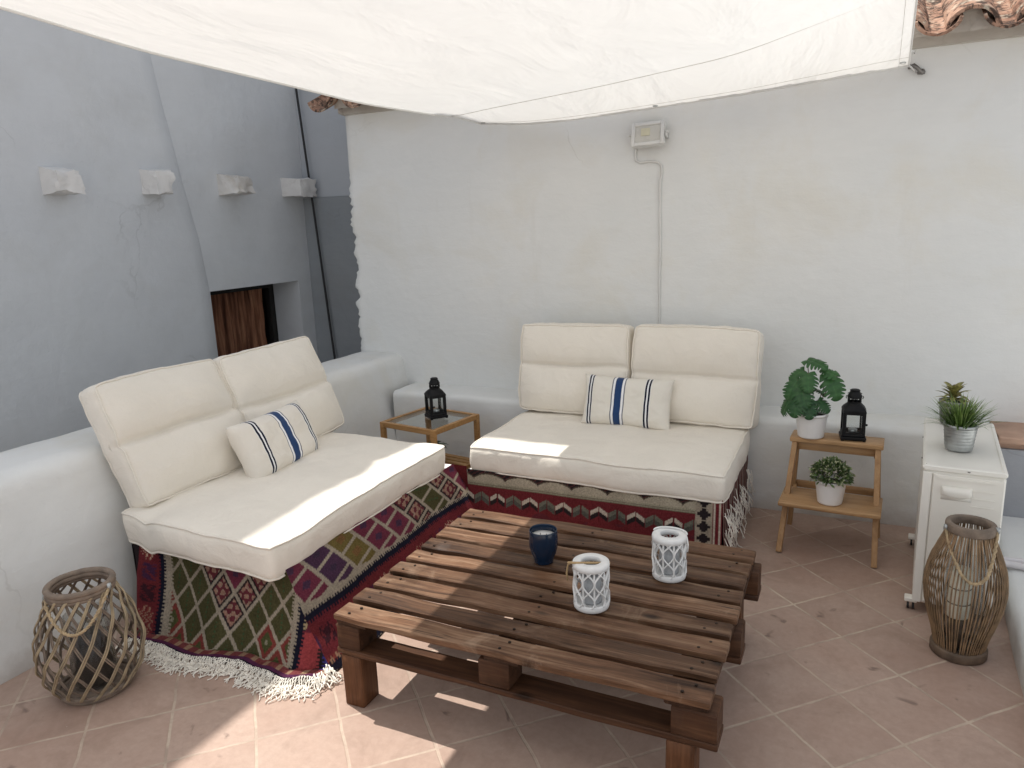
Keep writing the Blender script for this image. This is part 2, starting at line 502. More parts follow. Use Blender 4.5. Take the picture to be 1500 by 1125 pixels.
LIGHTBODY = mat_plain('white_lamp_housing', (.66, .66, .64), .4, var=.04)
LIGHTFACE = mat_plain('lamp_glass_face', (.52, .51, .47), .25, var=.08, scale=6)
LED = mat_plain('yellow_phosphor', (.60, .57, .42), .5, var=.08)
STEM = mat_plain('plant_stem', (.10, .075, .045), .7, var=.3)

def mat_leaf(name, a, b, tip=None):
    k = NT(name); v = k.coord()
    at = k.node('ShaderNodeAttribute', attribute_name='Col')
    sepc = k.node('ShaderNodeSeparateColor'); k.link(at.outputs['Color'], sepc.inputs[0])
    c = k.mix(sepc.outputs[0], a, b)
    n = k.noise(v, 60, 3)
    c = k.mix(k.ramp(n, [(.4, 0), (.7, .4)]), c, [x * .6 for x in a])
    if tip: c = k.mix(sepc.outputs[1], c, tip)
    k.b.inputs['Subsurface Weight'].default_value = 0
    t = k.node('ShaderNodeBsdfTranslucent'); k.link(c, t.inputs['Color'])
    mx = k.node('ShaderNodeMixShader'); mx.inputs[0].default_value = .18
    k.set(c, .42, k.bump(n, .2, .002), spec=.45)
    k.link(k.b.outputs[0], mx.inputs[1]); k.link(t.outputs[0], mx.inputs[2]); k.link(mx.outputs[0], k.out.inputs['Surface'])
    return k.m
LEAF_MON = mat_leaf('monstera_leaf', (.016, .070, .020), (.055, .165, .042))
LEAF_BUSH = mat_leaf('bush_leaf', (.026, .058, .016), (.11, .18, .045), (.60, .60, .38))
LEAF_GRASS = mat_leaf('grass_blade', (.030, .065, .016), (.15, .26, .050), (.36, .46, .15))
LEAF_YEL = mat_leaf('yellow_green_leaf', (.09, .10, .03), (.36, .33, .10), (.07, .04, .03))
LEAF_DARK = mat_leaf('dark_leaf', (.012, .03, .012), (.03, .07, .025))

def mat_glass(name, tint=(.9, .95, .93), gl=.14, rough=.02):
    k = NT(name)
    tr = k.node('ShaderNodeBsdfTransparent'); tr.inputs['Color'].default_value = (*tint, 1)
    gs = k.node('ShaderNodeBsdfGlossy'); gs.inputs['Roughness'].default_value = rough
    v = k.coord(); n = k.noise(v, 3, 2)
    lw = k.node('ShaderNodeLayerWeight'); lw.inputs['Blend'].default_value = .5
    f = k.math('ADD', k.math('MULTIPLY', k.math('POWER', lw.outputs['Facing'], 4.0), .55), k.math('MULTIPLY', n, gl))
    mx = k.node('ShaderNodeMixShader'); k.link(f, mx.inputs[0])
    k.link(tr.outputs[0], mx.inputs[1]); k.link(gs.outputs[0], mx.inputs[2]); k.link(mx.outputs[0], k.out.inputs['Surface'])
    return k.m
GLASS = mat_glass('clear_glass', (.96, .98, .97), .10)
GLASS_LANT = mat_glass('lantern_glass', (.95, .96, .96), .05)
FROST = mat_plain('frosted_cup', (.36, .37, .38), .3, var=.15, scale=10)

def mat_tile():
    k = NT('weathered_clay_tile'); v = k.coord()
    n = k.noise(v, 7, 6, .65, .4)
    c = k.ramp(n, [(.28, (.16, .085, .06)), (.45, (.34, .20, .14)), (.6, (.45, .29, .21)), (.75, (.50, .38, .28))])
    li = k.noise(v, 22, 5, .7, .8)
    c = k.mix(k.ramp(li, [(.47, 0), (.58, .9)]), c, (.045, .035, .03))
    l2 = k.noise(v, 15, 4, .7, .2)
    c = k.mix(k.ramp(l2, [(.56, 0), (.66, .75)]), c, (.55, .48, .38))
    return k.set(c, .9, k.bump(li, .8, .012, k.bump(n, .5, .02)), spec=.1)
TILE = mat_tile()
GROUND = mat_plaster('street_ground', (.35, .33, .30), (.25, .22, .19), (.32, .31, .29), bump=.2)

# ------------------------------------------------------------------ camera
f_, r_, u_, w_ = 1072.2, (.9052022, .42341972, -.03639675), (-.05925507, .21055515, .97578449), (-.42082992, .88112557, -.21568475)
cam = bpy.data.cameras.new('camera'); co = bpy.data.objects.new('camera', cam); col.objects.link(co)
cam.sensor_width = 36; cam.lens = f_ / 1500 * 36; cam.clip_start = .05; cam.clip_end = 800
M = Matrix((r_, u_, [-x for x in w_])).transposed().to_4x4(); M.translation = Vector((0, 0, 1.54659))
co.matrix_world = M
scene.camera = co

# ------------------------------------------------------------------ light
SD = Vector((-.48, .12, 1.0)).normalized()      # towards the sun
el = math.asin(SD.z); az = math.atan2(SD.x, SD.y)
sun = bpy.data.lights.new('sun', 'SUN'); sun.energy = 3.3; sun.angle = R(.5); sun.color = (1, .955, .89)
so = bpy.data.objects.new('sun', sun); col.objects.link(so)
so.rotation_euler = SD.to_track_quat('Z', 'Y').to_euler(); so.location = (-6, 4, 12)
wd = bpy.data.worlds.new('World'); scene.world = wd; wd.use_nodes = True
nt = wd.node_tree; bg = nt.nodes['Background']
sky = nt.nodes.new('ShaderNodeTexSky'); sky.sky_type = 'NISHITA'; sky.sun_disc = False
sky.sun_elevation = el; sky.sun_rotation = az; sky.air_density = 1.0; sky.dust_density = 1.5
hs = nt.nodes.new('ShaderNodeHueSaturation'); hs.inputs['Saturation'].default_value = .22
nt.links.new(sky.outputs[0], hs.inputs['Color']); nt.links.new(hs.outputs[0], bg.inputs['Color']); bg.inputs['Strength'].default_value = .15
vs = scene.view_settings; vs.view_transform = 'Standard'; vs.look = 'None'; vs.exposure = .60; vs.gamma = 1
scene.render.engine = 'CYCLES'
cy = scene.cycles; cy.use_denoising = True; cy.max_bounces = 10; cy.diffuse_bounces = 7; cy.transparent_max_bounces = 16
cy.caustics_reflective = False; cy.caustics_refractive = False; cy.sample_clamp_indirect = 8

# ------------------------------------------------------------------ the setting
YW = 4.16; YB = 3.883; ZL = .498
m = MB(); m.box(-300, 300, -300, 300, -3.2, -3.0)
tag(m.build('ground', GROUND), 'pale street ground far below the terrace', kind='structure')
m = MB(); m.box(-3.0, 4.5, -5, YW + .3, -.3, 0)
tag(m.build('terrace_floor', FLOOR), 'terracotta tiled terrace floor laid diagonally', kind='structure')

# back house: wall with ragged left edge, tiled eave
house = thing('white_house', 'whitewashed house wall with a ragged corner, a clay tile eave and a floodlight on it', 'house', (-1, YW, 0))
def wall_edge(z):
    a = -3.175 + .012 * nz(z * 2.1, 3)
    k = sstep(.6, .8, z) * (1 - sstep(1.75, 1.95, z))
    a += k * (.034 * nz(z * 6, 1.3) + .030 * nz(z * 17, 4.2) + .026 * nz(z * 43, 8.1) + .016)
    a -= .02 * (1 - sstep(1.6, 1.9, z)) - .02
    return a
m = MB()
NZW = 150
xs = [0, .012, .03, .06, .12] + [.12 + (i / 60) for i in range(1, 61)]
rows = []
for j in range(NZW + 1):
    z = -.29 + j / NZW * (2.27 + .29)
    e = wall_edge(z)
    row = []
    for i, s in enumerate(xs):
        x = e + s if s < .12 else e + .12 + (s - .12) * (4.5 - e - .12)
        rnd = .03 * (1 - min(1, s / .03)) ** 2
        y = YW + rnd + .010 * nz(x * 1.1, z * 1.1, 2) + .004 * nz(x * 5, z * 5, 7)
        row.append(m.vert((x, y, z)))
    rows.append(row)
for j in range(NZW):
    for i in range(len(xs) - 1):
        m.face(rows[j][i], rows[j][i + 1], rows[j + 1][i + 1], rows[j + 1][i])
back = []
for j in range(NZW + 1):
    z = -.29 + j / NZW * (2.27 + .29)
    back.append((m.vert((wall_edge(z) + .01, YW + .32, z)), m.vert((4.5, YW + .32, z))))
for j in range(NZW):
    m.face(rows[j][0], rows[j + 1][0], back[j + 1][0], back[j][0])
    m.face(rows[j][-1], back[j][1], back[j + 1][1], rows[j + 1][-1])
    m.face(back[j][0], back[j + 1][0], back[j + 1][1], back[j][1])
m.face(*rows[-1], back[-1][1], back[-1][0]); m.face(*reversed(rows[0]), back[0][0], back[0][1])
m.build('wall', WALL, house, auto=50)
# mortar band under the tiles
m = MB()
def mort(u, v):
    x = -3.175 + u * 7.6
    a = v * 2 * math.pi
    yy = 4.33 + .215 * math.cos(a) * (1 if math.cos(a) > 0 else 1.0); zz = 2.305 + .034 * math.sin(a)
    yy = max(min(yy, 4.5), 4.143 + .008 * nz(x * 6, 2))
    return (x, yy + .006 * nz(x * 9, zz * 9), zz + .006 * nz(x * 5, a))
m.grid(lambda u, v: mort(u, 1 - v), 160, 16)
m.build('eave_mortar', MORTAR, house, smooth=True)
# clay tiles
m = MB(); m2 = MB()
SL = math.tan(R(25)); PT = .263
for k in range(-14, 16):
    xc = .380 + PT * k
    if xc > 4.4 or xc < -3.15: continue
    rnd = random.Random(k + 100)
    y0 = 3.972 + rnd.uniform(-.010, .012); dz = rnd.uniform(-.008, .008); tl = rnd.uniform(-.012, .012)
    def cover(u, v, rr, y0=y0, xc=xc, dz=dz, tl=tl):
        a = math.pi * (.02 + .96 * u)
        y = y0 + v * 1.3
        R0 = rr * (1 - .10 * v)
        jn = .004 * nz(a * 2 + xc * 9, y * 4)
        return (xc + (R0 + jn) * math.cos(a) * 1.05 + tl * v, y, 2.296 + dz + (y - 3.972) * SL + (R0 + jn) * math.sin(a) * .98)
    o1 = m.grid(lambda u, v: cover(u, v, .098), 18, 10)
    o2 = m.grid(lambda u, v: cover(u, v, .083), 18, 10)
    for i in range(18): m.face(o1[0][i], o2[0][i], o2[0][i + 1], o1[0][i + 1])
    for j in range(10):
        m.face(o1[j][0], o1[j + 1][0], o2[j + 1][0], o2[j][0]); m.face(o1[j][18], o2[j][18], o2[j + 1][18], o1[j + 1][18])
    xv = xc - PT / 2
    def chan(u, v, rr, y0=y0 - .012, xv=xv, dz=dz):
        a = math.pi * (1.08 + .84 * u)
        y = y0 + v * 1.3
        return (xv + rr * math.cos(a), y, 2.375 + dz + (y - 3.972) * SL + rr * math.sin(a) * .9 + .003 * nz(a * 3 + xv, y * 5))
    o1 = m.grid(lambda u, v: chan(u, v, .098), 14, 10)
    o2 = m.grid(lambda u, v: chan(u, v, .084), 14, 10)
    for i in range(14): m.face(o1[0][i], o2[0][i], o2[0][i + 1], o1[0][i + 1])
    for j in range(10):
        m.face(o1[j][0], o1[j + 1][0], o2[j + 1][0], o2[j][0]); m.face(o1[j][14], o2[j][14], o2[j + 1][14], o1[j + 1][14])
    # mortar plug under each cover tile
    def plug(u, v, xc=xc):
        a = math.pi * u
        rr = .089 * (1 - v)
        return (xc + rr * math.cos(a), 4.045 + .012 * nz(xc * 7 + rr * 40, a) + .03 * v * 0, 2.300 + (rr + .028) * math.sin(a) * .97)
    if xc > -.2 or xc < -2.6:
        m2 = MB(); m2.grid(plug, 14, 5); m2.build('tile_mortar', MORTAR, house, smooth=True)
m.build('tiled_roof', TILE, house, auto=40)
m = MB(); m.box(-3.12, 4.5, 4.125, 4.3, 2.27, 2.340)
m.build('roof_board', MORTAR, house)

# masonry ledge along the back wall
ledge = thing('masonry_ledge', 'low whitewashed masonry ledge running along the foot of the house wall', 'ledge', (-1, YB, 0))
m = MB()
prof = []
RB = .035
for i in range(9):
    a = math.pi / 2 * i / 8
    prof.append((YB + RB - RB * math.sin(a) if False else YB + RB * (1 - math.sin(a)) , 0))
sect = [(YB, -.02 + .02)] + [(YB, .46 * i / 10) for i in range(1, 11)] + \
       [(YB + RB * (1 - math.cos(math.pi / 2 * i / 6)), .46 + (ZL - .46) * math.sin(math.pi / 2 * i / 6)) for i in range(1, 7)] + \
       [(YB + RB + (YW + .02 - YB - RB) * i / 5, ZL) for i in range(1, 6)]
def ledge_fn(u, v):
    x = -2.72 + u * 3.34
    k = v * (len(sect) - 1); i = min(int(k), len(sect) - 2); t = k - i
    y = sect[i][0] * (1 - t) + sect[i + 1][0] * t; z = sect[i][1] * (1 - t) + sect[i + 1][1] * t
    return (x, y + .008 * nz(x * 1.7, z * 2, 5) + .003 * nz(x * 9, z * 9), z + (.008 * nz(x * 1.9, 7.7) + .003 * nz(x * 8, y * 8)) * (1 if z > .3 else 0))
m.grid(lambda u, v: ledge_fn(1 - u, v), 150, len(sect) - 1)
m.build('masonry', WALL, ledge, smooth=True)
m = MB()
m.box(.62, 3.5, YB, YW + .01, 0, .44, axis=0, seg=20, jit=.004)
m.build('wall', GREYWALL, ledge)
m = MB()
for i in range(8):
    x0 = .628 + i * .36
    m.box(x0, x0 + .352, YB - .022, YW + .005, .470, .502, axis=0, bev=.005, jit=.003, seg=3)
m.box(.63, 3.48, YB + .02, YW, .44, .47)
m.build('coping', TERRACOTTA, ledge, auto=40)

# raised white step along the right side
m = MB()
def step_fn(u, v):
    y = -3 + u * (YB - .002 + 3)
    xe = .584 + (y - 3.08) * .052
    pr = [(xe, 0), (xe, .05), (xe + .004, .092), (xe + .018, .11), (xe + .05, .116), (1.2, .118), (2.2, .12), (3.6, .12)]
    k = v * (len(pr) - 1); i = min(int(k), len(pr) - 2); t = k - i
    x = pr[i][0] * (1 - t) + pr[i + 1][0] * t; z = pr[i][1] * (1 - t) + pr[i + 1][1] * t
    w = .006 * nz(y * 3, 2.2) + .004 * nz(y * 11, 5)
    return (x + w, y, z + (.003 * nz(x * 4, y * 4) if z > .1 else 0))
m.grid(lambda u, v: step_fn(1 - u, v), 160, 14)
tag(m.build('raised_step', WALL, smooth=True), 'low white painted step on the floor beside the tall brown wicker lantern', 'step')
st = thing('floor_gap', 'dark dirty joint between the tiles and the raised step', 'gap', (0, 0, 0)) if False else None
# hose on the step
m = MB()
for dy, ph in ((0, 0), (-.05, .7)):
    m.tube([(.57 + .03 * i, 3.31 + dy + .035 * math.sin(i * .35 + ph) - .006 * i, .134) for i in range(26)], .014, 10)
tag(m.build('hose', HOSE, smooth=True), 'white plastic hose looped on the raised step beside the cabinet', 'hose')

# left parapet with battered inner face
m = MB()
ps = [(-3.16, -3.0), (-3.16, .68), (-3.14, .70)] + [(-3.14 + .07 * i, .70 + .004 * math.sin(i)) for i in range(1, 4)] + \
     [(-2.875, .700), (-2.845, .690), (-2.822, .672), (-2.808, .645), (-2.80, .60)] + [(-2.80 + .11 * i / 8, .60 - .60 * i / 8) for i in range(1, 9)]
ps = [p for p in ps]
def par_fn(u, v):
    y = -5 + v * (YW + .004 + 5)
    k = u * (len(ps) - 1); i = min(int(k), len(ps) - 2); t = k - i
    x = ps[i][0] * (1 - t) + ps[i + 1][0] * t; z = ps[i][1] * (1 - t) + ps[i + 1][1] * t
    w = (.012 * nz(y * 1.3, z * 1.6, 3) + .004 * nz(y * 6, z * 6, 1)) * (1 if z > -.01 else .3)
    zz = z + (.010 * nz(y * 1.1, 4.4, x) + .003 * nz(y * 7, x * 7)) * sstep(.3, .6, z)
    return (x + w, y, zz)
m.grid(par_fn, (len(ps) - 1) * 2, 220)
tag(m.build('parapet', WALL, smooth=True), 'thick low whitewashed parapet wall with a rounded top behind the lozenge rug sofa', 'wall')

# neighbouring house across the alley
XF = -4.2
nb = thing('neighbouring_house', 'tall shaded old house beyond the parapet with stone stubs and a small curtained window', 'house', (XF, 2, -3))
WY0, WY1, WZ0, WZ1 = 3.84, 4.77, .15, 1.14
m = MB()
def quad(a, b, c, d):
    m.face(*[m.vert(p) for p in (a, b, c, d)])
FY0 = .6
def fr(y0, y1, z0, z1):
    quad((XF, y0, z0), (XF, y1, z0), (XF, y1, z1), (XF, y0, z1))
fr(FY0, WY0, -3, 5.02); fr(WY0, WY1, -3, WZ0); fr(WY0, WY1, WZ1, 5.02); fr(WY1, 4.95, -3, 5.02)
D = -.28
for a, b in (((WY0, WZ0), (WY1, WZ0)), ((WY1, WZ0), (WY1, WZ1)), ((WY1, WZ1), (WY0, WZ1)), ((WY0, WZ1), (WY0, WZ0))):
    quad((XF, a[0], a[1]), (XF, b[0], b[1]), (XF + D, b[0], b[1]), (XF + D, a[0], a[1]))
quad((XF, FY0, 5.02), (XF, 4.95, 5.02), (XF - 5, 4.95, 5.02), (XF - 5, FY0, 5.02))
quad((XF, FY0, -3), (XF, FY0, 5.02), (XF - 5, FY0, 5.02), (XF - 5, FY0, -3))
quad((XF - 5, FY0, -3), (XF - 5, 4.95, -3), (XF - 5, 4.95, 5.02), (XF - 5, FY0, 5.02))
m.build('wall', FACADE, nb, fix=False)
# thicker plaster skin on the left part with a leaning edge
m = MB()
edge = [(3.56, 2.9), (3.60, 2.64), (3.635, 2.4), (3.674, 2.185), (3.72, 1.9), (3.80, 1.5), (3.835, 1.174), (3.835, .1), (3.835, -3)]
edge = [(3.25, 5.0)] + edge
t0 = []; 
for (y, z) in edge:
    t0.append([m.vert((XF + .045, FY0 + .02, z)), m.vert((XF + .045, y - .14, z)), m.vert((XF + .03, y - .05, z)), m.vert((XF + .001, y, z))])
for r0, r1 in zip(t0, t0[1:]):
    for i in range(3): m.face(r0[i], r0[i + 1], r1[i + 1], r1[i])
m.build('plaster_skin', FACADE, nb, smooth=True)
# unseen block added on the roof, sized to shade the house wall sofa
m = MB(); m.box(XF - 5, XF, 3.97, 6.5, 5.022, 6.72)
m.build('roof_shade_block', FACADE, nb)
# end wall across the alley
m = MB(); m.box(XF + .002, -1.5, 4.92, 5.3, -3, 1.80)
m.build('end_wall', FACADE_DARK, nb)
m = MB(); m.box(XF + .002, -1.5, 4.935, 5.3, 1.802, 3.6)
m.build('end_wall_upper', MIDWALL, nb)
# stone stubs
for i, (yy, zz, w, h, pr, sd) in enumerate([(2.79, 1.87, .155, .165, .18, 1), (3.43, 1.885, .145, .155, .18, 2), (4.12, 1.885, .185, .15, .18, 3), (4.79, 1.885, .22, .145, .18, 4)]):
    m = MB()
    N = 7
    def pt(fx, fy, fz, yy=yy, zz=zz, w=w, h=h, pr=pr, sd=sd):
        q = Vector((fx * pr, (fy - .5) * w * (1 - .16 * fx), (fz - .5) * h * (1 - .18 * fx * (1 if sd % 2 else -.2))))
        dsp = .014 * nz(q.x * 11 + sd * 9, q.y * 11, q.z * 11) + .014 * nz(q.x * 30 + sd, q.y * 30, q.z * 30)
        k = fx
        return (XF + (.28 if sd == 5 else 0) + q.x + dsp * k, yy + q.y + dsp * k * (1 if fy > .5 else -1), zz + q.z + dsp * k * (1 if fz > .5 else -1) - .02 * fx * fz)
    m.grid(lambda u, v: pt(1, u, v), N, N)
    if sd == 5: m.grid(lambda u, v: pt(0, u, v), N, N)
    m.grid(lambda u, v: pt(v, u, 1), N, N); m.grid(lambda u, v: pt(v, u, 0), N, N)
    m.grid(lambda u, v: pt(v, 0, u), N, N); m.grid(lambda u, v: pt(v, 1, u), N, N)
    m.build('stone_stub', LIME, nb, auto=45)
# window
win = bpy.data.objects.new('window', None); col.objects.link(win); win.parent = nb
m = MB()
xb = XF + D
m.box(xb - .25, xb - .2, WY0 - .1, WY1 + .1, WZ0 - .1, WZ1 + .1)  # near-black box standing for the unlit room behind the window
m.box(xb - .2, xb, WY1, WY1 + .05, WZ0, WZ1); m.box(xb - .2, xb, WY0 - .05, WY0, WZ0, WZ1)
m.box(xb - .2, xb, WY0, WY1, WZ1, WZ1 + .05); m.box(xb - .2, xb, WY0, WY1, WZ0 - .05, WZ0)
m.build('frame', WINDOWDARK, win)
m = MB()
m.box(xb - .05, xb + .045, WY0 + .002, WY0 + .05, WZ0 + .002, WZ1 - .002); m.box(xb - .05, xb - .005, WY1 - .05, WY1 - .002, WZ0 + .002, WZ1 - .002)
m.box(xb - .05, xb + .045, WY0 + .05, WY1 - .05, WZ1 - .05, WZ1 - .002)
m.build('sash', WINDOWDARK, win)
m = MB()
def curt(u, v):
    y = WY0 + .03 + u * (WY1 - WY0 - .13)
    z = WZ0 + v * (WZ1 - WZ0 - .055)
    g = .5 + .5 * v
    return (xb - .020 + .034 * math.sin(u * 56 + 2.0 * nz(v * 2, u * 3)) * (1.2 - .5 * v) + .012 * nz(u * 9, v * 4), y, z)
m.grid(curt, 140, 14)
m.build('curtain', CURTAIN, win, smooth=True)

# cable in front of the neighbour's end wall
m = MB()
A = Vector((-4.137, 4.88, 2.645)); B = Vector((-4.003, 4.88, .499))
A2 = A + (A - B) * .4; B2 = B + (B - A) * 1.2
m.tube([A2 + (B2 - A2) * t + Vector((0, .0, 0)) + Vector((.015 * math.sin(t * 3), 0, 0)) for t in [i / 20 for i in range(21)]], .009, 8)
tag(m.build('cable', CABLEBLACK, smooth=True), 'thin black cable hanging down the dark wall beside the ragged house corner', 'cable')

# ------------------------------------------------------------------ shade sail
sail = thing('shade_sail', 'large white cloth shade sail stretched over the terrace', 'shade sail', (-1, 2, 2.2))
ZB = [(-2.02, 2.112), (-1.86, 2.090), (-1.69, 2.078), (-1.5, 2.079), (-1.29, 2.087), (-.53, 2.122), (.142, 2.170)]
ZS = [(-2.02, 2.112), (-1.86, 2.13), (-1.185, 2.180), (-.55, 2.245), (-.04, 2.375), (.145, 2.43)]
LY = [(-.8, 2.2), (.6, 2.15), (1.3, 2.12), (1.69, 2.09), (2.37, 2.08), (2.8, 2.07), (3.45, 2.09), (3.62, 2.10)]
def smooth_tab(tab, x, w=.12):
    return sum(lerp_table(tab, x + d * w) for d in (-1, -.5, 0, .5, 1)) / 5
YS = 3.60; YBK = 3.945
def sail_z(x, y):
    if y > YS:
        t = (y - YS) / (YBK - YS)
        return smooth_tab(ZS, x) * (1 - t) + smooth_tab(ZB, x) * t - .012 * math.sin(math.pi * t) * sstep(-2, -1, x)
    z = smooth_tab(ZS, x) - 2.105 + smooth_tab(LY, y)
    d = max(0, YS - y)
    wr = .014 * nz(x * 1.6 + y * .7, y * .55) + .007 * nz(x * 4.5 + y * 3, y * 1.2, 4) + .004 * nz((x - y * .6) * 11, (x + y) * .9, 6)
    return z + wr * min(1, d * 2) * sstep(-2.02, -1.7, x)
NXS, NYS = 90, 130
ys = [YBK - i * .022 for i in range(16)] + [YS - (i / (NYS - 16)) * (YS + .9) for i in range(1, NYS - 14)]
m = MB()
idx = []
for y in ys:
    row = []
    for i in range(NXS + 1):
        x = -2.02 + 2.165 * i / NXS
        row.append(m.vert((x, y, sail_z(x, y))))
    idx.append(row)
for j in range(len(ys) - 1):
    for i in range(NXS): m.face(idx[j][i], idx[j][i + 1], idx[j + 1][i + 1], idx[j + 1][i])
m.build('cloth', SAIL, sail, smooth=True, fix=False)
xs_ = [-2.02 + 2.165 * i / NXS for i in range(NXS + 1)]
m = MB()
ring = [(x, YBK, sail_z(x, YBK) - .003) for x in xs_] + [(.145, y, sail_z(.145, y) - .003) for y in ys[1:]] + \
       [(x, ys[-1], sail_z(x, ys[-1]) - .003) for x in xs_[-2::-1]] + [(-2.02, y, sail_z(-2.02, y) - .003) for y in ys[-2:0:-1]]
m.tube(ring, .0042, 8, closed=True)
m.build('hem', SAIL, sail, smooth=True)
m = MB()
m.tube([(x, YS, sail_z(x, YS) - .0012) for x in xs_], .0017, 6)
m.build('seam', SAILHEM, sail, smooth=True)
m = MB(); m.tube([(x, YBK - .045, sail_z(x, YBK - .045) - .0008) for x in xs_], .0011, 5)
m.build('stitching', SAILHEM, sail, smooth=True)
m = MB(); m.tube([(.145 - .04, y, sail_z(.105, y) - .0008) for y in ys], .0011, 5)
m.build('stitching', SAILHEM, sail, smooth=True)
for (ex, ey) in ((.12, YBK - .022), (-1.0, YBK - .022), (-1.99, YBK - .03), (.12, 2.6)):
    ez = sail_z(ex, ey) - .002
    m = MB(); m.tube([(ex + .011 * math.cos(a), ey + .011 * math.sin(a), ez) for a in [2 * math.pi * i / 20 for i in range(20)]], .0025, 6, closed=True)
    m.build('eyelet', GALV, sail, smooth=True)
for pts_, r__ in (([(.145, YBK, sail_z(.145, YBK)), (.160, 4.03, 2.170), (.178, 4.128, 2.168)], .004),
                  ([(.147, YBK - .07, sail_z(.145, YBK - .07) + .003), (.17, 4.06, 2.245), (.172, 4.15, 2.25)], .003),
                  ([(-2.02, YBK, sail_z(-2.02, YBK)), (-2.04, 4.15, 2.17)], .004)):
    m = MB(); m.tube(pts_, r__, 6)
    m.build('rope', CABLEWHITE, sail, smooth=True)
# hook on the wall
m = MB()
m.tube([(.160, 4.135, 2.190), (.172, 4.12, 2.194), (.186, 4.12, 2.182), (.20, 4.125, 2.166), (.212, 4.15, 2.16)], .009, 8)
m.lathe([(0, -.012), (.016, -.010), (.018, 0), (.012, .012), (0, .014)], 12, .206, 4.14, 2.164)
m.lathe([(0, -.010), (.013, -.008), (.014, 0), (.010, .010), (0, .012)], 12, .162, 4.14, 2.19)
tag(m.build('wall_hook', SCREW, smooth=True), 'small dull metal hook on the wall at the sail corner', 'hook')

# ------------------------------------------------------------------ floodlight
fl = thing('floodlight', 'small white floodlight fixed high on the house wall below the sail', 'floodlight', (-1.08, YW, 1.98))
fm = Matrix.Translation((-1.082, YW - .055, 1.982)) @ Matrix.Rotation(R(-14), 4, 'X') @ Matrix.Rotation(R(-2), 4, 'Y')
m = MB(); m.M = fm
m.box(-.088, .088, -.018, .022, -.062, .062, bev=.006, axis=0)
for s in (-1, 1):
    m.box(s * .080 - .010, s * .080 + .010, -.030, -.018, -.064, .064, bev=.003, axis=2)
    m.box(-.070, .070, -.030, -.018, s * .054 - .010, s * .054 + .010, bev=.003, axis=0)
for k in range(5): m.box(-.07 + k * .033, -.062 + k * .033, .022, .034, -.05, .05)
m.build('housing', LIGHTBODY, fl, auto=35)
m = MB(); m.M = fm
m.box(-.070, .070, -.022, -.0182, -.044, .044)
m.build('lens', LIGHTFACE, fl)
m = MB(); m.M = fm
m.box(-.036, .012, -.026, -.0222, -.010, .030)
m.build('led_panel', LED, fl)
m = MB()
m.M = fm
for s in (-1, 1):
    m.box(s * .095 - .003, s * .095 + .003, -.006, .05, -.016, .016)
    m.lathe([(0, -.004), (.009, -.003), (.009, .004), (0, .006)], 10, s * .101, .0, .008)
m.box(-.098, .098, .044, .050, -.016, .016)
m.M = None
m.box(-1.12, -1.04, YW - .012, YW - .001, 1.95, 2.01)
m.build('bracket', CABLEWHITE, fl)
m = MB()
cp = [(-1.165, 1.925), (-1.170, 1.88), (-1.165, 1.855), (-1.14, 1.845), (-1.09, 1.848), (-1.045, 1.842), (-1.022, 1.822), (-1.020, 1.78), (-1.030, 1.73), (-1.030, 1.6), (-1.027, 1.4), (-1.030, 1.2), (-1.028, 1.0), (-1.030, .6)]
pp = []
for a, b in zip(cp, cp[1:]):
    for t in (0, .33, .66): pp.append((a[0] + (b[0] - a[0]) * t, YW - .008 + .010 * nz(a[0] * 1.1, a[1] * 1.1, 2), a[1] + (b[1] - a[1]) * t))
m.tube(pp, .0065, 8)
m.build('cord', CABLEWHITE, fl, smooth=True)

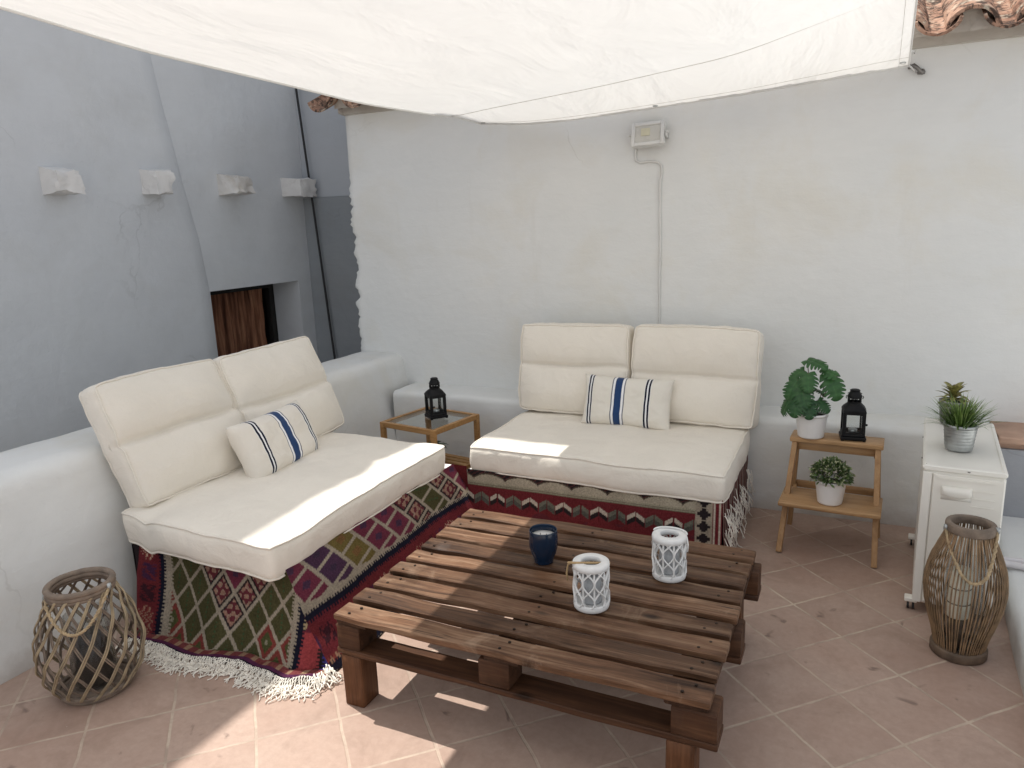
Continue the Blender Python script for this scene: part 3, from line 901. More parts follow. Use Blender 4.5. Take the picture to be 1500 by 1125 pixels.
# ------------------------------------------------------------------ cushions
def cushion(name, label, cat, sx, sy, sz, mat4, seed, puff=.02, crease=None, post=None, group=None, rnd=.021, nn=(72, 56, 10), pipe_r=.0045, wr=1.0):
    """box cushion with welted edges; thickness along local z"""
    hx, hy, hz = sx / 2, sy / 2, sz / 2
    def shape(p):
        x, y, z = p
        q = Vector((max(-hx + rnd, min(hx - rnd, x)), max(-hy + rnd, min(hy - rnd, y)), max(-hz + rnd, min(hz - rnd, z))))
        d = Vector(p) - q
        if d.length > 1e-9: q = q + d.normalized() * rnd
        u = x / hx; v = y / hy
        bl = ((1 - min(1, abs(u)) ** 2.6) * (1 - min(1, abs(v)) ** 2.6)) ** .7
        sg = z / hz
        dz = puff * bl * sg
        # side bulge / sag of the boxing
        sb = (1 - sg * sg)
        q.x += (1 if u > 0 else -1) * .010 * sb * (abs(u) > .98) * (1 - v * v * .5)
        q.y += (1 if v > 0 else -1) * .010 * sb * (abs(v) > .98) * (1 - u * u * .5)
        w = .010 * nz(x * 4 + seed * 7, y * 4, z * 4) + .006 * nz(x * 10 + seed * 3, y * 10, z * 11)
        # edge puckers
        ed = max(abs(u), abs(v)); k = sstep(.72, 1.0, ed)
        w2 = .005 * nz(x * 26 + seed, y * 26, z * 8) * k
        q.z += dz + (w * (1 if sg > 0 else .4) + w2) * wr * (.3 + .7 * bl)
        # wavy edges
        q.x += wr * (.009 * nz(y * 5 + seed, z * 9, 2) + .004 * nz(y * 17 + seed, z * 14, 2)); q.y += wr * (.009 * nz(x * 5 + seed, z * 9, 5) + .004 * nz(x * 17 + seed, z * 14, 5))
        q.z += .011 * wr * nz(x * 3 + seed * 2, y * 3, 9)
        ce = (abs(u) ** 6) * (abs(v) ** 6); q.x -= .007 * ce * (1 if u > 0 else -1); q.y -= .007 * ce * (1 if v > 0 else -1)
        if crease is not None and sg > 0:
            for (cv, depth, wid) in crease:
                cvx = cv + .025 * nz(x * 4 + seed, 1.7)
                q.z -= depth * math.exp(-((v - cvx) / wid) ** 2) * (.55 + .45 * (1 - u * u))
        if post: q = Vector(post(q, u, v, sg))
        return q
    m = MB()
    nx, ny, nzz = nn
    for s in (1, -1):
        m.grid(lambda a, b: shape(((a * 2 - 1) * hx * s, (b * 2 - 1) * hy, hz * s)), nx, ny)
    for s in (1, -1):
        m.grid(lambda a, b: shape((hx * s, (a * 2 - 1) * hy * s, (b * 2 - 1) * hz)), ny, nzz)
        m.grid(lambda a, b: shape((-(a * 2 - 1) * hx * s, hy * s, (b * 2 - 1) * hz)), nx, nzz)
    o = m.build(name, COTTON, None, smooth=True)
    # weld
    import bmesh
    bm = bmesh.new(); bm.from_mesh(o.data); bmesh.ops.remove_doubles(bm, verts=bm.verts, dist=.0006); bmesh.ops.recalc_face_normals(bm, faces=bm.faces); bm.to_mesh(o.data); bm.free()
    m = MB()
    cr = .028
    for s in (1, -1):
        loop = []
        K = 40
        pts = []
        def rc(x0, y0, x1, y1, n):
            for i in range(n): pts.append((x0 + (x1 - x0) * i / n, y0 + (y1 - y0) * i / n))
        rc(-hx, -hy, hx, -hy, K); rc(hx, -hy, hx, hy, K); rc(hx, hy, -hx, hy, K); rc(-hx, hy, -hx, -hy, K)
        for (x, y) in pts:
            p = shape((x, y, hz * s)); c0 = Vector((0, 0, p.z))
            e = Vector((x, y, 0)); 
            p = p + Vector((math.copysign(.003, x) if abs(x) > hx - 1e-6 else 0, math.copysign(.003, y) if abs(y) > hy - 1e-6 else 0, .002 * s))
            loop.append(p)
        m.tube(loop, pipe_r, 6, closed=True)
    pz = m.build('piping', PIPING, None, smooth=True); pz.parent = o
    o.matrix_world = mat4
    return tag(o, label, cat, group)

def seat1_post(q, u, v, s):
    # local x = world x (depth), local y = world y
    k = sstep(-.75, -.25, u) * sstep(-.5, -1.0, v)
    q.y -= .030 * k
    fr = sstep(.3, 1.0, u)
    q.z += -.010 * fr * sstep(-.3, -1, v) + .008 * nz(u * 2, v * 2)
    q.z -= .022 * math.exp(-((v + .98) / .14) ** 2) * math.exp(-((u + .62) / .12) ** 2)
    return q
cushion('seat_cushion', 'long cream seat cushion crossed by a strip of sun, by the parapet', 'cushion', .83, 1.225, .130,
        Matrix.Translation((-2.252, 2.445, .392)), 3, .016, None, seat1_post, 'cream floor sofa cushions', nn=(56, 84, 8))
def seat2_post(q, u, v, s):
    q.z -= .008 * sstep(.2, 1, u) * sstep(-.2, -1, v)
    q.y -= .012 * sstep(-.6, .9, u) * (v < -.5)
    return q
cushion('seat_cushion', 'wide cream seat cushion on the red chevron rug, against the house wall', 'cushion', 1.262, .80, .130,
        Matrix.Translation((-1.098, 3.470, .392)), 11, .014, None, seat2_post, 'cream floor sofa cushions', nn=(84, 56, 8))

def back_matrix(bottom_front, h, t, lean, yaw, roll=0.0):
    rot = Matrix.Rotation(yaw, 4, 'Z') @ Matrix.Rotation(R(90) - lean, 4, 'X') @ Matrix.Rotation(roll, 4, 'Z')
    up = rot.to_3x3() @ Vector((0, 1, 0)); fr = rot.to_3x3() @ Vector((0, 0, 1))
    c = Vector(bottom_front) + up * (h / 2) - fr * (t / 2)
    return Matrix.Translation(c) @ rot
def bend(amount):
    def f(q, u, v, s):
        q.z -= amount * max(0, v) ** 1.3
        if s > 0: q.z += .030 * (1 - u ** 4) * math.sin(math.pi * min(1, abs(v))) ** 1.2 * (1 if v < 0 else .7)
        return q
    return f
cushion('back_cushion', 'cream back cushion leaning on the parapet above the round wicker lantern', 'cushion', .645, .55, .115,
        back_matrix((-2.572, 2.215, .468), .55, .115, R(23), R(90) + R(1.5), R(-.5)), 21, .018, [(.02, .034, .05), (.10, .010, .10)], bend(.015), 'cream floor sofa cushions')
cushion('back_cushion', 'cream back cushion leaning on the parapet just below the little curtained window', 'cushion', .645, .545, .115,
        back_matrix((-2.560, 2.862, .468), .545, .115, R(22), R(90) - R(1.5), R(.6)), 33, .018, [(-.02, .034, .05), (.07, .010, .10)], bend(.015), 'cream floor sofa cushions')
cushion('back_cushion', 'cream back cushion on the house wall sofa, nearer the glass side table', 'cushion', .645, .50, .115,
        back_matrix((-1.438, 3.765, .482), .50, .115, R(10), R(1), R(.4)), 47, .014, [(.08, .026, .04), (.15, .008, .1)], bend(.01), 'cream floor sofa cushions')
cushion('back_cushion', 'cream back cushion on the house wall sofa, nearer the step stool', 'cushion', .665, .51, .115,
        back_matrix((-.772, 3.752, .478), .51, .115, R(11), R(-1.5), R(-.6)), 59, .014, [(-.02, .026, .04), (.05, .008, .1)], bend(.01), 'cream floor sofa cushions')

def pillow(label, w, h, t, mat4, mat, seed):
    m = MB()
    def sh(u, v, s):
        x = (u - .5) * 2; y = (v - .5) * 2
        pr = max(0, (1 - x ** 4)) ** .55 * max(0, (1 - y ** 4)) ** .55
        px = x * w / 2 * (1 - .055 * (1 - x * x) * 0 - .045 * (y * y < .999) * (1 - y * y) * 0)
        px = x * w / 2 * (1 - .05 * (1 - y * y) * abs(x) ** 3)
        py = y * h / 2 * (1 - .06 * (1 - x * x) * abs(y) ** 3)
        z = s * t / 2 * pr * (1 + .10 * nz(x * 1.5 + seed, y * 1.5, s))
        z += .006 * nz(x * 3 + seed, y * 3, 4) + .003 * nz(x * 9 + seed, y * 7, 8) * pr
        return (px, py, z)
    a = m.grid(lambda u, v: sh(u, v, 1), 60, 40); b = m.grid(lambda u, v: sh(1 - u, v, -1), 60, 40)
    o = m.build('throw_pillow', mat, None, smooth=True)
    import bmesh
    bm = bmesh.new(); bm.from_mesh(o.data); bmesh.ops.remove_doubles(bm, verts=bm.verts, dist=.0008); bmesh.ops.recalc_face_normals(bm, faces=bm.faces); bm.to_mesh(o.data); bm.free()
    o.matrix_world = mat4
    return tag(o, label, 'pillow', 'cream pillows with blue stripes')
STR_A = mat_cotton('striped_cotton_left', (.78, .73, .65), .525)
STR_B = mat_cotton('striped_cotton_right', (.78, .74, .66), .43)
pillow('cream pillow with blue stripes leaning askew on the sofa by the parapet', 0.49, .295, .165,
       back_matrix((-2.335, 2.555, .470), .295, .165, R(25), R(90) + R(2), R(1.5)), STR_A, 2)
pillow('cream pillow with blue stripes standing upright on the sofa by the house wall', .49, .275, .12,
       back_matrix((-1.088, 3.595, .470), .275, .12, R(17), R(1), R(-1)), STR_B, 5)

# ------------------------------------------------------------------ rugs
CREAM = (.40, .335, .25); NAVY = (.010, .011, .026); OLIVE = (.082, .074, .028); REDC = (.23, .036, .026); MAG = (.17, .024, .052)
PURP = (.075, .032, .070); DARKB = (.028, .020, .022); PINK = (.36, .19, .13); MUST = (.17, .125, .032); RED = (.165, .014, .020); GREENC = (.05, .10, .04)
def h2(i, j, s=0): return random.Random(i * 7919 + j * 104729 + s * 31).random()
def cell(kind, fu, fv, i, j):
    """inside of one lozenge; fu, fv in -1..1"""
    e = max(abs(fu), abs(fv))
    if kind == 'floral':
        if e > .80: return DARKB
        a = (math.sin(fu * 9 + i) + math.sin(fv * 9 + j * 2) + math.sin((fu + fv) * 7))
        return PINK if a > .5 else ((.40, .30, .22) if a > .1 else (.14, .02, .03))
    if kind == 'olive':
        if abs(fu - fv) < .15 and e < .6 and (int((fu + fv + 4) * 4) % 2): return GREENC
        return OLIVE
    if kind == 'mag':
        if abs(fu) + abs(fv) < .5: return PURP
        return MAG
    if kind == 'red':
        if e < .62: return (.085, .09, .03) if abs(fu) + abs(fv) > .25 else (.30, .27, .18)
        return REDC
    if kind == 'purple': return PURP if abs(fu) + abs(fv) > .4 else (.05, .03, .06)
    if kind == 'must': return MUST if e > .4 else (.20, .10, .03)
    return DARKB
def border(a, d):
    """a along, d across (0 at the zigzag) of the red guard border"""
    if d > .165: return NAVY if d < .20 or (int(a * 40) % 3) else CREAM
    if d > .150: return (.35, .20, .12) if int(a * 60) % 2 else REDC
    p = a / .27; k = int(math.floor(p)); f = (p - k) * .27 - .135; dd = d - .080
    if abs(f) < .050 and abs(dd) < .034 and (abs(f) + abs(dd) < .06):
        q = (int((f + 1) * 130) + int((dd + 1) * 130)) % 3
        if q == 0: return PINK if k % 2 else (.55, .36, .25)
        if q == 1: return REDC
        return RED
    if abs(abs(f) - .095) < .030 and abs(dd) < .03 and (int((f + 1) * 90) + int((dd + 1) * 70)) % 4 != 0: return (.05, .012, .02) if k % 2 else (.07, .02, .06)
    return RED if nz(a * 8, d * 20) > -.25 else (.15, .012, .02)
def near_col(X, s):
    lz = -2.485 + .18 * min(s, .345) + .010 * ((s * 75) % 1 > .5); rz = -1.775 + .010 * ((s * 75) % 1 > .5)
    if s > .385: return NAVY if s > .40 else (.10, .02, .07)
    if s > .355: return (.20, .04, .04) if int(X * 50) % 3 else (.34, .20, .12)
    if X < lz:
        if X > lz - .028: return NAVY
        if X < -2.615: return DARKB
        return border(s + .1, (lz - X) * .8 + .01)
    if X > rz:
        if X < rz + .032: return NAVY
        d = X - rz
        a = nz(X * 16, s * 13, 3)
        if s > .27 and d > .12: return (.04, .03, .20) if a > 0 else CREAM
        if d > .10: return DARKB if a > -.05 else (.32, .22, .16)
        return (.36, .035, .04) if a > -.2 else ((.40, .30, .16) if a < -.42 else (.14, .015, .03))
    p = (X + 2.085) / .118; q = (s + .012) / .150
    i = math.floor(p + q); j = math.floor(q - p)
    fi = (p + q - i) * 2 - 1; fj = (q - p - j) * 2 - 1
    if max(abs(fi), abs(fj)) > .86: return CREAM
    if abs(X - (lz + .01)) < .03 or abs(X - (rz - .01)) < .02: return CREAM
    ring = max(i, j)
    kind = ['mag', 'floral', 'olive', 'olive', 'red', 'purple', 'olive', 'red'][min(7, max(0, ring))]
    if (i == 3 and j == 0) or (j == 3 and i == 1): kind = 'red'
    return cell(kind, fi / .86, fj / .86, i, j)
def front_col(y, s):
    zz = .172 + .010 * ((y * 72) % 1 > .5) + .012 * math.sin(y * 4)
    if s > zz:
        if s < zz + .030: return NAVY
        return border(y, s - zz - .02)
    yy = y + .35 * (s - .1) ** 2 * 10 * .3 - s * .55
    p = yy / .150
    i = math.floor(p); fi = (p - i) * 2 - 1
    if s > .145 + .018 * math.cos(fi * 1.5): return CREAM
    q = (s - .062 + .02 * fi) / .078
    j = math.floor(q); fj = (q - j) * 2 - 1
    if abs(fi) > .86 or abs(fj) > .86: return CREAM
    kind = ['mag', 'floral', 'olive', 'floral', 'mag', 'purple', 'must', 'mag'][i % 8]
    return cell(kind, fi / .86, fj / .86, i, j)

rug = thing('kilim_rug', 'kilim rug with olive and red lozenges and white fringe, below the sofa by the parapet', 'rug', (-2.2, 2.4, 0), 0, 'rugs draped over the sofa bases')
YN = 1.868
def near_pt(u, s):
    """u 0..1 left to right, s = distance down the cloth"""
    t = min(1, s / .345)
    xl = -2.672 + .13 * t; xr = -1.842 + (.235) * t ** 1.15
    x = xl + (xr - xl) * u
    yb = 1.745 + .05 * sstep(-2.4, -1.65, x)
    z = .335 * (1 - t)
    y = YN + (yb - YN) * (t ** 1.6)
    fold = .012 * math.sin(x * 17 + 1) * t + .010 * nz(x * 9, s * 5) * t + .03 * math.exp(-((x + 1.72) / .06) ** 2) * t ** 2
    y -= fold
    over = max(0, s - .345)
    if over > 0:
        y -= over * .92; z = .004 + .010 * abs(nz(x * 14, s * 12)) + .012 * math.exp(-((x + 1.66) / .08) ** 2)
    return Vector((x, y, z + .006))
m = MB()
NU, NV = 250, 100
def nx_(u, v): return near_pt(u, v * .42)
m.grid(lambda u, v: nx_(1 - u, v), NU, NV, lambda u, v: near_col(near_pt(1 - u, v * .42).x, v * .42))
def front_pt(y, s):
    t = min(1, s / .405)
    x = -1.842 + .235 * t ** 1.15
    z = .335 * (1 - t)
    w = (.010 * math.sin(y * 13) + .008 * nz(y * 6, s * 5)) * t
    x += w * sstep(YN, YN + .15, y)
    # meet the near panel along the shared corner edge
    k = 1 - sstep(YN, YN + .10, y)
    e = near_pt(1, min(.345, t * .345))
    p = Vector((x, y, z + .006))
    yy = e.y + (y - YN) * (1 - e.y * 0)
    p.y = y + (e.y - YN) * (1 - sstep(YN, YN + .5, y))
    p.x = x + (e.x - x) * k
    return p
m.grid(lambda u, v: front_pt(YN + (1 - v) * 1.25, u * .405), 100, 300, lambda u, v: front_col(YN + (1 - v) * 1.25, u * .405))
m.build('front_drape', RUG, rug, smooth=True)
m = MB()
m.box(-2.672, -1.845, YN + .002, YN + 1.25, .30, .334)
m.build('top_cloth', RUG, rug)
m = MB()
m.grid(lambda u, v: (-2.665 + u * .9, YN + 1.25 + .02 * v, .33 * (1 - v) + .006), 30, 10, lambda u, v: RED)
m.grid(lambda u, v: (-2.668, YN + u * 1.25, .33 * (1 - v) + .006), 30, 10, lambda u, v: DARKB)
m.build('rear_drape', RUG, rug, smooth=True)
m = MB()
rg = random.Random(5)
def strand(m, p, d, L, r=.0026, n=6, wav=.010, lift=.006):
    pts = []
    ph = rg.uniform(0, 6); s = rg.uniform(.6, 1.4)
    side = Vector((-d.y, d.x, 0))
    for i in range(n + 1):
        t = i / n
        q = p + d * L * t + side * wav * s * math.sin(t * 5 + ph) * t
        q.z = max(.003, p.z * (1 - t) ** 1.5 + lift * abs(math.sin(t * 7 + ph)))
        pts.append(q)
    m.tube(pts, r, 5)
for i in range(210):
    u = .05 + .95 * i / 209
    p = near_pt(u, .415); p.z += .003
    sx = (1 if i % 2 else -1)
    d = Vector((sx * .6 + rg.uniform(-.35, .35), -1, 0)).normalized()
    strand(m, p, d, rg.uniform(.028, .05), .0019, 5, .004)
    p2 = p + Vector((sx * .018 + rg.uniform(-.006, .006), -.036 + rg.uniform(-.006, .006), 0)); p2.z = .006
    d2 = Vector((-sx * .35 + rg.uniform(-.4, .4), -1, 0)).normalized()
    strand(m, p2, d2, rg.uniform(.03, .075), .0018, 7, .012)
    if i % 3 == 0:
        strand(m, p2, Vector((rg.uniform(-1, 1), -.6, 0)).normalized(), rg.uniform(.03, .06), .0017, 7, .020, .012)
    if i % 2 == 0:
        m.lathe([(0, -.005), (.0055, -.003), (.0055, .003), (0, .005)], 6, p2.x, p2.y, .008)
for i in range(26):   # bunch at the corner
    p = near_pt(1.0, .39) + Vector((rg.uniform(-.03, .02), rg.uniform(-.03, .05), .004))
    strand(m, p, Vector((rg.uniform(.1, 1), rg.uniform(-1, .2), 0)).normalized(), rg.uniform(.03, .06), .0026, 6, .012, .014)
m.build('fringe', FRINGE, rug, smooth=True)

# rug on the back sofa base
rug2 = thing('kilim_rug', 'red kilim rug with black and cream chevrons under the sofa by the house wall', 'rug', (-1.1, 3.4, 0), 0, 'rugs draped over the sofa bases')
X0, X1, YF = -1.735, -.478, 3.075
def rug2_col(x, s):
    w = X1 - x
    if w < .042:
        return (.62, .55, .44) if (int(w * 140) % 3 == 1) else RED
    if w < .115:
        k = (s + .01) / .058; f = (k - math.floor(k)) * 2 - 1; g = (w - .078) / .030
        if (abs(f) < .55 and abs(g) < .95 and not (abs(f) > .25 and abs(g) > .62)) or (abs(f) < .9 and abs(g) < .3): return DARKB
        return CREAM
    if s < .062:
        ph = ((x + 1.7) / .175) % 1.0
        sc = .046 - .034 * math.sqrt(max(0, math.sin(math.pi * ph)))
        if s < sc + .006 and s > sc - .002: return (.10, .07, .05)
        if s < sc:
            return DARKB if (int(x * 120) + int(s * 200)) % 4 else (.12, .03, .03)
        return (.47, .41, .30)
    if s < .083: return (.20, .18, .12) if int(s * 300) % 2 else (.38, .34, .24)
    if s < .105: return RED
    if s < .185:
        p = (x + 1.7) / .088; k = math.floor(p); f = (p - k) * 2 - 1
        if abs(f) < .06 or abs(f) > .93: return (.13, .01, .015) if abs(f) < .06 else RED
        d = s - .108 - abs(f) * .028
        if 0 < d < .022: return (.60, .53, .43) if k % 2 else (.17, .17, .13)
        if .022 <= d < .046: return DARKB if k % 2 else (.10, .10, .085)
        return RED
    if s > .29: return NAVY
    return RED if nz(x * 9, s * 12) > -.3 else (.13, .02, .03)
m = MB()
def r2(u, v):
    x = X0 + (X1 - X0) * u; s = v * .34
    y = YF - .02 * v - .008 * nz(x * 7, v * 3) * v - .006 * math.sin(x * 15) * v
    return (x, y, .335 - s * .985 + .004)
m.grid(lambda u, v: r2(u, 1 - v), 320, 86, lambda u, v: rug2_col(X0 + (X1 - X0) * u, (1 - v) * .34))
m.grid(lambda u, v: (X1 + .012 * (1 - v) + .006 * nz(u * 8, v * 4), r2(1, 1 - v)[1] + u * .78, .335 * v + .004), 80, 50,
       lambda u, v: (.62, .56, .46) if int(u * 90) % 5 == 2 else (RED if (int(u * 90) % 5) != 4 else DARKB))
m.grid(lambda u, v: (X0, YF + u * .79, .335 * v + .004), 20, 10, lambda u, v: CREAM)
m.build('front_drape', RUG, rug2, smooth=True)
m = MB(); m.box(X0 + .002, X1 - .002, YF + .004, YF + .79, .30, .333)
m.build('top_cloth', RUG, rug2)
m = MB()
for i in range(60):
    y = YF + .0 + .74 * (i / 59) ** 1.5
    z0 = rg.uniform(.20, .30) if i % 3 else rg.uniform(.05, .2)
    L = rg.uniform(.07, .17)
    pts = []
    ph = rg.uniform(0, 6)
    for k in range(7):
        t = k / 6
        pts.append((X1 + .016 + .028 * t ** .6 + .008 * math.sin(t * 6 + ph), y + .012 * math.sin(t * 5 + ph * 2), max(.005, z0 - L * t)))
    m.tube(pts, .0020, 5)
for i in range(40):
    y = YF - .02 + rg.uniform(0, .12)
    strand(m, Vector((X1 + .02, y, .02)), Vector((1, rg.uniform(-.5, .3), 0)).normalized(), rg.uniform(.03, .06), .0018, 6, .014, .010)
m.build('fringe', FRINGE, rug2, smooth=True)

# ------------------------------------------------------------------ pallet coffee table
tb = thing('coffee_table', 'low coffee table made of a dark stained wooden pallet on short legs', 'coffee table', (-.88, 2.15, 0))
TX0, TX1, TY0, TY1 = -1.478, -.282, 1.683, 2.627
def tint(lo=.75, hi=1.05): return (random.uniform(lo, hi), random.random(), random.random())
m = MB()
wid = [.084, .078, .085, .074, .082, .078, .083, .080, .080]
y = TY0
gap = (TY1 - TY0 - sum(wid)) / 8
tn = [1.0, .62, .90, .66, .98, .60, .88, .72, .86]
for i, w in enumerate(wid):
    dx0, dx1 = random.uniform(-.006, .006), random.uniform(-.006, .006)
    m.M = Matrix.Translation((0, 0, random.uniform(-.002, .002))) @ Matrix.Translation((-.88, y, 0)) @ Matrix.Rotation(R(random.uniform(-.25, .25)), 4, 'Z') @ Matrix.Translation((.88, -y, 0))
    m.box(TX0 + dx0, TX1 + dx1, y, y + w, .312, .334, (tn[i], random.random(), 0), bev=.0035, jit=.0055, seg=48, axis=0)
    m.M = None
    for xx in (TX0 + .06, -.88, TX1 - .06):
        for sg in (-1, 1):
            m.lathe([(.0048, -.002), (.0048, .0012), (0, .0016)], 8, xx + sg * .012 + random.uniform(-.006, .006), y + w / 2 + sg * .020, .3345, c=(.04, .3, 0))
    y += w + gap
m.M = None
m.build('tabletop', PALLET_X, tb, auto=40)
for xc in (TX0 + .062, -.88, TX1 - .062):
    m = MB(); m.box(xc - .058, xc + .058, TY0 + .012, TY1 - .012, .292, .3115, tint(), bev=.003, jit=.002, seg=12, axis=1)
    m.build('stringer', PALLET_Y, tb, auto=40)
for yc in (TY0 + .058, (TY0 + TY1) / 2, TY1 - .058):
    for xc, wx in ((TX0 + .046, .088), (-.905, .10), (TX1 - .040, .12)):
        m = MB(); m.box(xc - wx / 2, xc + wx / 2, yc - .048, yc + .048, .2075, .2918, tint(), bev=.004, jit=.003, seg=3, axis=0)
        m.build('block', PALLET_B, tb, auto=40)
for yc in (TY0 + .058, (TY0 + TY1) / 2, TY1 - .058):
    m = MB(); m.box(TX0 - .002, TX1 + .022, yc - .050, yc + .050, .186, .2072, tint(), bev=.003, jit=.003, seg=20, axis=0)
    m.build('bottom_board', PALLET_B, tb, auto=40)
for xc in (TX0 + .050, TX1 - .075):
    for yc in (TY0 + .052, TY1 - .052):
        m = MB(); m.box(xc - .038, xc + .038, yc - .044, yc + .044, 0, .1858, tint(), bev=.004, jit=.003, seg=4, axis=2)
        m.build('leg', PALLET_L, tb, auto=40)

# ------------------------------------------------------------------ things on the coffee table
ZT = .3352
cn = thing('candle', 'dark navy glass jar candle with white wax on the coffee table', 'candle', (-.978, 2.262, ZT))
m = MB(); cx, cy_ = -.978, 2.262
m.lathe([(0, 0), (.030, 0), (.034, .003), (.0345, .010), (.038, .022), (.046, .040), (.0515, .062), (.0525, .090), (.051, .124), (.0495, .128), (.048, .124), (.0485, .09), (.046, .055), (.030, .03), (0, .028)], 40, cx, cy_, ZT)
m.build('jar', NAVYGLASS, cn, smooth=True)
m = MB(); m.lathe([(.0455, .06), (.0468, .100), (.046, .104), (.02, .1035), (0, .103)], 32, cx, cy_, ZT)
m.build('wax', WAXWHITE, cn, smooth=True)
for dx in (-.012, .012):
    m = MB(); m.tube([(cx + dx, cy_, ZT + .102), (cx + dx + .001, cy_, ZT + .112)], .0012, 6)
    m.build('wick', WICK, cn)

def lattice_lantern(name, label, loc, group, bail):
    x0, y0, z0 = loc
    t = thing(name, label, 'lantern', loc, 0, group)
    Rr, H = .056, .158
    m = MB()
    m.lathe([(0, 0), (.050, 0), (.056, .003), (.0575, .010), (.0575, .020), (.055, .024), (.050, .022), (.0, .014)], 36, x0, y0, z0)
    m.build('base', LANTWHITE, t, smooth=True)
    m = MB()
    m.lathe([(.0535, H - .022), (.0585, H - .020), (.0595, H - .010), (.058, H - .003), (.053, H), (.035, H + .001), (.031, H - .002), (.0305, H - .016), (.036, H - .020), (.050, H - .021)], 36, x0, y0, z0, close=True)
    m.build('rim', LANTWHITE, t, smooth=True)
    m = MB()
    n = 9
    for s in (-1, 1):
        for k in range(n):
            a0 = 2 * math.pi * k / n
            pts = []
            for i in range(25):
                v = i / 24
                a = a0 + s * .35 * math.sin(v * math.pi * 2.0 * 1.0 + .5) + .0
                z = .018 + v * (H - .036)
                rr = Rr - .002 + .0015 * s
                pts.append((x0 + rr * math.cos(a), y0 + rr * math.sin(a), z0 + z))
            m.tube(pts, .0042, 6, flat=.6)
    for k in range(n):
        a = 2 * math.pi * (k + .5) / n
        m.tube([(x0 + (Rr - .005) * math.cos(a), y0 + (Rr - .005) * math.sin(a), z0 + .018 + v * (H - .036)) for v in (0, .25, .5, .75, 1)], .0032, 6)
    m.build('lattice', LANTWHITE, t, smooth=True)
    m = MB()
    m.lathe([(0, .02), (.032, .02), (.0335, .025), (.0335, H - .03), (.0315, H - .03), (.031, .028), (0, .026)], 28, x0, y0, z0)
    m.build('glass_cup', FROST, t, smooth=True)
    m = MB()
    if bail == 'left':
        pts = []
        for i in range(25):
            a = i / 24
            ang = math.pi * a
            pts.append((x0 - .056 * math.cos(ang) * 1.0 - .030 * math.sin(ang) , y0 - .020 * math.cos(ang) - .035 * math.sin(ang), z0 + H - .008 + .010 * math.sin(ang)))
        m.tube(pts, .0038, 6)
        m.tube([(x0 - .058, y0 - .018, z0 + H - .006), (x0 - .072, y0 - .016, z0 + H - .022), (x0 - .077, y0 - .016, z0 + H - .05), (x0 - .074, y0 - .016, z0 + H - .075)], .003, 6)
    else:
        pts = [(x0 + .056 * math.cos(math.pi * i / 20), y0 + .01 + .030 * math.sin(math.pi * i / 20), z0 + H + .001 + .004 * math.sin(math.pi * i / 20)) for i in range(21)]
        m.tube(pts, .0036, 6)
        m.tube([(x0 + .058, y0, z0 + H - .004), (x0 + .064, y0 - .004, z0 + H - .03), (x0 + .062, y0 - .004, z0 + H - .055)], .003, 6)
    m.build('handle', TANROPE if bail == 'left' else LANTWHITE, t, smooth=True)
    return t
lattice_lantern('lattice_lantern', 'white lattice lantern with a tan cord handle on the front of the coffee table', (-.716, 2.030, ZT), 'white lattice lanterns on the table', 'left')
lattice_lantern('lattice_lantern', 'white lattice lantern with a white handle nearer the back edge of the coffee table', (-.533, 2.315, ZT), 'white lattice lanterns on the table', 'back')

# ------------------------------------------------------------------ side table with glass top
sa = R(-10)
stb = thing('side_table', 'square bamboo side table with glass top between the two sofas', 'side table', (-2.216, 3.515, 0), sa)
W2 = .192; HT = .452
def local_build(mb, name, mat, root, **kw):
    """mesh given in the thing's own coordinates"""
    off = Vector(root.location)
    mb.v = [(a + off.x, b + off.y, c + off.z) for a, b, c in mb.v]
    return mb.build(name, mat, root, **kw)
for sx in (-1, 1):
    for sy in (-1, 1):
        m = MB(); m.box(sx * W2 - .014, sx * W2 + .014, sy * W2 - .014, sy * W2 + .014, 0, HT - .001, tint(.9, 1.05), bev=.002, axis=2)
        local_build(m, 'leg', BAMBOO, stb)
m = MB()
for s in (-1, 1):
    m.box(-W2 + .0142, W2 - .0142, s * W2 - .012, s * W2 + .012, HT - .030, HT, tint(.9, 1.05), bev=.002, axis=0)
    m.box(s * W2 - .012, s * W2 + .012, -W2 + .0142, W2 - .0142, HT - .030, HT, tint(.9, 1.05), bev=.002, axis=1)
local_build(m, 'top_frame', BAMBOO, stb)
m = MB(); m.box(-W2 + .0125, W2 - .0125, -W2 + .0125, W2 - .0125, HT - .009, HT - .004)
local_build(m, 'glass_top', GLASS, stb)
m = MB()
for s in (-1, 1): m.box(s * W2 - .010, s * W2 + .010, -W2 + .0142, W2 - .0142, .150, .172, tint(.9, 1), bev=.002, axis=1)
for k in range(8):
    yy = -W2 + .024 + k * .0475
    m.box(-W2 + .0105, W2 - .0105, yy, yy + .034, .158, .170, tint(.85, 1.05), bev=.002, axis=0)
local_build(m, 'shelf', BAMBOO, stb)

